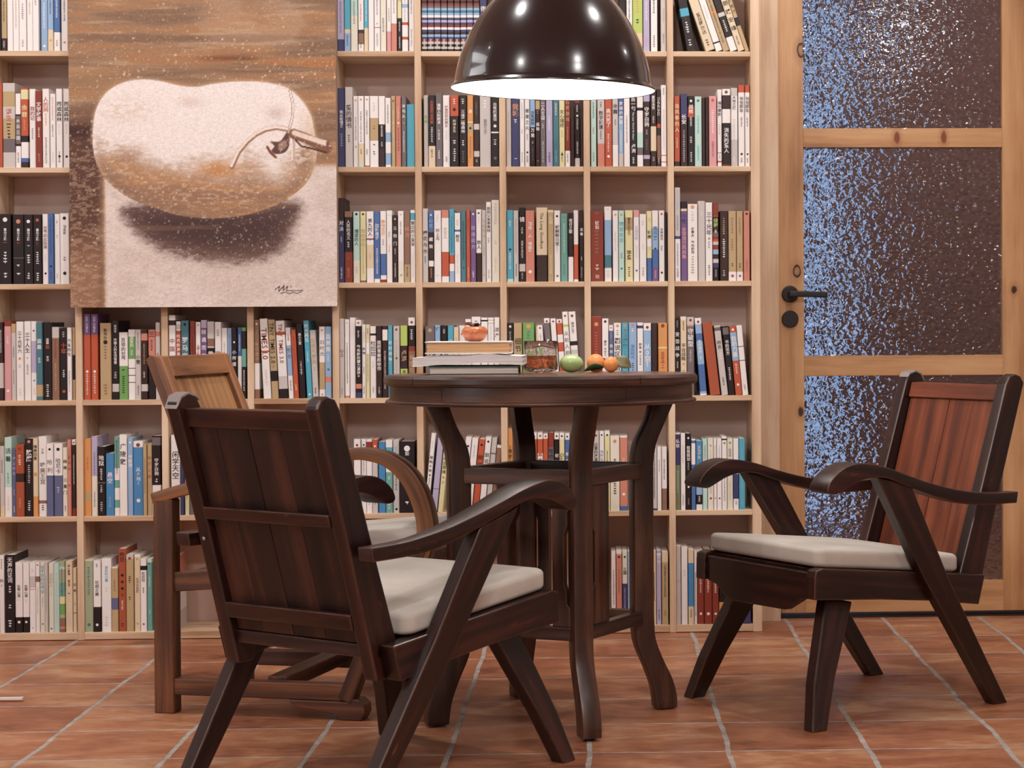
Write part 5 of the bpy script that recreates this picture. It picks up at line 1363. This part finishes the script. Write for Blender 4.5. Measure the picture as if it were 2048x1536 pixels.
Fq = np.stack([idx[:-1, :-1], idx[:-1, 1:], idx[1:, 1:], idx[1:, :-1]], -1).reshape(-1, 4)
t = empty('painting', (0, 0, 0)); tag(t, 'unframed brown and white canvas painting of a gourd hanging over the bookcase', 'painting')
me = bpy.data.meshes.new('painted_face'); me.from_pydata(V.tolist(), [], Fq.tolist())
ca = me.color_attributes.new('paint', 'FLOAT_COLOR', 'POINT'); ca.data.foreach_set('color', np.concatenate([lin.reshape(-1, 3), np.ones((lin.shape[0]*lin.shape[1], 1))], 1).ravel())
mp, N, L, B = newmat('oil_paint')
an = N.new('ShaderNodeAttribute'); an.attribute_name = 'paint'
co = N.new('ShaderNodeTexCoord'); fn = noise(N, L, mapping(N, L, co.outputs['Object'], (60, 1, 420)), 1., 4, .7)
vo = N.new('ShaderNodeTexVoronoi'); vo.inputs['Scale'].default_value = 150; L.new(co.outputs['Object'], vo.inputs['Vector'])
dotm = math_(N, L, 'MULTIPLY', math_(N, L, 'LESS_THAN', vo.outputs['Distance'], .17), math_(N, L, 'GREATER_THAN', noise(N, L, co.outputs['Object'], 9, 4), .56))
c_ = mix(N, L, 1., an.outputs['Color'], ramp(N, L, fn, [(.3, (.84, .84, .84, 1)), (.7, (1.12, 1.1, 1.08, 1))]), 'MULTIPLY')
c_ = mix(N, L, math_(N, L, 'MULTIPLY', dotm, .35), c_, rgb(232, 214, 196))
L.new(c_, B.inputs['Base Color']); B.inputs['Roughness'].default_value = .6; B.inputs['Specular IOR Level'].default_value = .3
me.materials.append(mp); o = bpy.data.objects.new('painted_face', me); COL.objects.link(o); o.parent = t
m = MB(); m.box(PX0, PX1, -.0475, -.012, PZ0, PZ0+phh, plain('canvas_side', rgb(176, 150, 128), .9)); m.build('canvas', t)

# ------------------------------------------------------------------ things on the table
TZ2 = table_z(-1.33)+.0004
def px_at(x, Y): return at(x, 750, Y).x
def lying_book(name, x0, x1, Y, z0, th, d, rz, cover, pages, label, bend=None, hard=True):
    "book lying flat, fore edge towards the viewer"
    xa, xb = px_at(x0, Y), px_at(x1, Y); w = xb-xa; cx = (xa+xb)/2
    t = empty(name, (cx, Y, z0), rz); tag(t, label, 'book', 'books stacked on the table')
    ov = .004 if hard else .0005; ct = .0022 if hard else .0007
    n = 24
    def zz(x): return bend(x/w) if bend else 0.
    m = MB()
    def sheet(za, zb, y0, y1, x0_, x1_, mat, mm):
        V = []; 
        for i in range(n+1):
            x = lerp(x0_, x1_, i/n); b_ = zz(x)
            V += [(x, y0, za+b_), (x, y1, za+b_), (x, y1, zb+b_), (x, y0, zb+b_)]
        F = [(0, 1, 2, 3), (4*n+3, 4*n+2, 4*n+1, 4*n)]
        for i in range(n):
            for k in range(4): F.append((4*i+k, 4*i+4+k, 4*i+4+(k+1) % 4, 4*i+(k+1) % 4))
        mm.add(V, F, mat)
    sheet(0, ct, 0, d, -w/2, w/2, cover, m); sheet(th-ct, th, 0, d, -w/2, w/2, cover, m)
    sheet(0, th, d-.002, d, -w/2, w/2, cover, m)
    m.build('cover', t)
    m = MB(); k = 6
    for i in range(k):
        a = ct+(th-2*ct)*i/k; b_ = ct+(th-2*ct)*(i+1)/k
        sheet(a+.0001, b_-.0001, ov+.0004*(i % 2)+.0002*(i % 3), d-.002, -w/2+ov+.0006*((i*7) % 3), w/2-ov-.0005*((i*5) % 3), pages, m)
    m.build('page_block', t)
    return t
GREENC = plain('dark_green_cloth', rgb(36, 70, 62), .5)
Yb = -1.330
lying_book('book', 856, 1040, Yb, TZ2, .0190, .145, .02, GREENC, PAGEL, 'dark green hardcover lying at the bottom of the table stack')
bz = TZ2+.0192
def bend2(s): return -.0046*sstep(-s, .22, .5)+.0046*math.exp(-((s-.16)/.13)**2)-.0012*sstep(s, .3, .5)+.0010
lying_book('magazine', 824, 1046, Yb+.004, bz+.0024, .0200, .170, -.03, PAPERW, PAGEW, 'floppy white paperback in the middle of the table stack', bend=lambda s: bend2(s), hard=False)
bz2 = bz+.0024+.0200+.0057
lying_book('book', 850, 1023, Yb+.015, bz2, .0275, .135, 0.0, PAPERW, PAGET, 'white book with tan page edges on top of the table stack')
top = bz2+.0275
# persimmon
Yp_ = -1.26
t = empty('persimmon', (px_at(950, Yp_), Yp_, top+.0002)); tag(t, 'orange persimmon on top of the table book stack', 'fruit')
pm, N, L, B = newmat('persimmon_skin'); co = N.new('ShaderNodeTexCoord'); nn = noise(N, L, co.outputs['Object'], 60, 4)
L.new(ramp(N, L, nn, [(.3, rgb(170, 88, 52)), (.7, rgb(204, 122, 80))]), B.inputs['Base Color']); B.inputs['Roughness'].default_value = .28; B.inputs['Coat Weight'].default_value = .3
m = MB(); m.lathe([(.0005, .001), (.012, .0), (.019, .002), (.0255, .009), (.0290, .018), (.0292, .023), (.0268, .029), (.021, .0335), (.012, .0345), (.004, .0325), (.0003, .032)], pm, 48, f=lambda q, a, r, z: (q[0]*(1+.035*math.cos(4*a)), q[1]*(1+.035*math.cos(4*a)), q[2]))
m.build('fruit_body', t)
CAL = plain('dry_calyx', rgb(52, 32, 24), .7)
m = MB()
for k in range(4):
    a = PI/2*k+.5; X = Matrix.Translation((0, 0, .0335)) @ Matrix.Rotation(a, 4, 'Z')
    P = [(0, -.004, .001), (.008, -.0075, .0015), (.015, -.004, .006), (.018, 0, .0085), (.015, .004, .005), (.008, .0075, .0015), (0, .004, .001)]
    m.add([X @ Vector(p) for p in P]+[X @ Vector((p[0], p[1], p[2]+.0012)) for p in P], [(0, 1, 2, 3, 4, 5, 6), (13, 12, 11, 10, 9, 8, 7)]+[(i, 7+i, 7+(i+1) % 7, (i+1) % 7) for i in range(7)], CAL)
m.path([(0, 0, .034), (.001, 0, .042)], [(.005, .005), (.004, .004)], CAL, (1, 0, 0)); m.build('calyx', t)
# whisky glass
Yg = -1.135; gx = px_at(1081.5, Yg)
t = empty('whisky_glass', (gx, Yg, table_z(Yg-.04)+.0003)); tag(t, 'wavy glass tumbler of amber drink beside the book stack', 'glass')
def wav(q, a, r, z):
    k = 1+.030*math.sin(6*a+z*90)+.018*math.sin(11*a-z*160) if r > .02 else 1
    return (q[0]*k, q[1]*k, q[2])
m = MB(); m.lathe([(.0005, .0), (.012, .0), (.014, .003), (.033, .0035), (.0385, .007), (.0400, .014), (.0392, .03), (.0388, .05), (.0392, .0745), (.0386, .0755), (.0378, .0745), (.0374, .05), (.0378, .03), (.0378, .015), (.035, .0115), (.0005, .0105)], GLASS, 72, f=wav); m.build('tumbler', t)
m = MB(); m.lathe([(.0005, .0107), (.0348, .0117), (.0375, .0152), (.0374, .030), (.0371, .0405), (.0005, .0405)], WHISKY, 72, f=wav); m.build('drink', t)
# green fruit
Yf = -1.115; fx = px_at(1142.5, Yf)
fm, N, L, B = newmat('green_skin'); co = N.new('ShaderNodeTexCoord'); nn = noise(N, L, mapping(N, L, co.outputs['Object'], (20, 20, 60)), 1., 4)
L.new(ramp(N, L, nn, [(.3, rgb(150, 178, 112)), (.7, rgb(182, 202, 146))]), B.inputs['Base Color']); B.inputs['Roughness'].default_value = .3; B.inputs['Coat Weight'].default_value = .3
m = MB(); pr = [(.0004, -.0288)]+[(.0218*math.sin(PI*i/16)*(1+.05*math.cos(PI*i/16)), -.0288*math.cos(PI*i/16)) for i in range(1, 16)]+[(.0004, .0288)]
m.lathe(pr, fm, 40, f=lambda q, a, r, z: (q[2], q[1], q[0]+.0218))
o = m.build('green_mango', loc=(fx, Yf, table_z(Yf-.02)+.0003), smooth_all=True); o.rotation_euler = (0, math.radians(2), math.radians(8)); tag(o, 'smooth green oval fruit lying right of the glass tumbler', 'fruit')
# mandarins with leaves
om, N, L, B = newmat('mandarin_skin'); co = N.new('ShaderNodeTexCoord'); nn = noise(N, L, co.outputs['Object'], 420, 2); n2 = noise(N, L, co.outputs['Object'], 40, 3)
L.new(ramp(N, L, n2, [(.3, rgb(218, 136, 76)), (.7, rgb(234, 162, 98))]), B.inputs['Base Color']); B.inputs['Roughness'].default_value = .38
b = N.new('ShaderNodeBump'); b.inputs['Strength'].default_value = .5; b.inputs['Distance'].default_value = .0008; L.new(nn, b.inputs['Height']); L.new(b.outputs['Normal'], B.inputs['Normal'])
LF = plain('leaf_green', rgb(52, 84, 52), .4, bump=.3, scale=200); LB = plain('leaf_olive', rgb(104, 98, 62), .45, bump=.3, scale=200)
def leaf(nm, parent, X, ln, wd, mat):
    m = MB(); V = []; n = 12
    for i in range(n+1):
        s_ = i/n; w_ = wd*math.sin(PI*s_)**.8*(1-.25*s_)+.0003; x = ln*s_; z = .10*ln*math.sin(PI*s_)
        for k in (-1, -.5, 0, .5, 1): V.append((x, w_*k, z+abs(k)*w_*.25))
    F = [(5*i+k, 5*i+5+k, 5*i+6+k, 5*i+1+k) for i in range(n) for k in range(4)]
    m.add([X @ Vector(v) for v in V], F, mat, smooth=True); o = m.build(nm, parent); so = o.modifiers.new('th', 'SOLIDIFY'); so.thickness = .0006; return o
for (xp, r, hz, Y, lab, k) in ((1191.5, .0212, .0220, -1.105, 'larger wrinkled mandarin with dark leaf right of the green fruit', 0), (1221.8, .0174, .0190, -1.128, 'smaller mandarin with olive leaf behind, rightmost on the table', 1)):
    t = empty('mandarin', (px_at(xp, Y), Y, table_z(Y-.02)+.0003)); tag(t, lab, 'fruit', 'mandarins on the table')
    m = MB(); pr = [(max(r*math.sin(PI*i/20), .0004), hz-hz*math.cos(PI*i/20)) for i in range(21)]
    m.lathe(pr, om, 40, f=lambda q, a, r_, z: (q[0]*(1+.025*math.sin(5*a+z*60)), q[1]*(1+.025*math.sin(5*a+z*60)), q[2])); m.build('fruit_body', t)
    if k == 0:
        leaf('leaf', t, Matrix.Translation((.020, -.026, .0125)) @ Matrix.Rotation(PI+.12, 4, 'Z') @ Matrix.Rotation(.18, 4, 'Y') @ Matrix.Rotation(.75, 4, 'X'), .050, .0125, LF)
        leaf('leaf', t, Matrix.Translation((.012, .004, .033)) @ Matrix.Rotation(-.25, 4, 'Z') @ Matrix.Rotation(.5, 4, 'Y') @ Matrix.Rotation(1.0, 4, 'X'), .022, .006, LB)
        m = MB(); m.path([(.014, .0, .036), (.021, 0, .030)], [(.003, .003)]*2, CAL, (0, 1, 0)); m.build('stalk', t)
    else:
        leaf('leaf', t, Matrix.Translation((.010, .021, .032)) @ Matrix.Rotation(-.05, 4, 'Z') @ Matrix.Rotation(.50, 4, 'Y') @ Matrix.Rotation(1.15, 4, 'X'), .044, .018, LB)
# white bar of a stand that enters at the left edge of the floor
WH = plain('white_metal', rgb(232, 224, 220), .4)
p = at(46, 1395, -.93); q_ = at(-40, 1398, -.93)
t = empty('floor_stand', (p.x-.1, -.93, 0)); tag(t, 'thin white metal bar just above the floor at the left edge', 'stand')
m = MB(); m.box(q_.x-.2-(p.x-.1), .1, -.008, .008, p.z-.004, p.z+.0005, WH); m.build('bar', t)
m = MB(); m.box(-.2, -.185, -.008, .008, 0, p.z-.004, WH); m.build('foot', t)
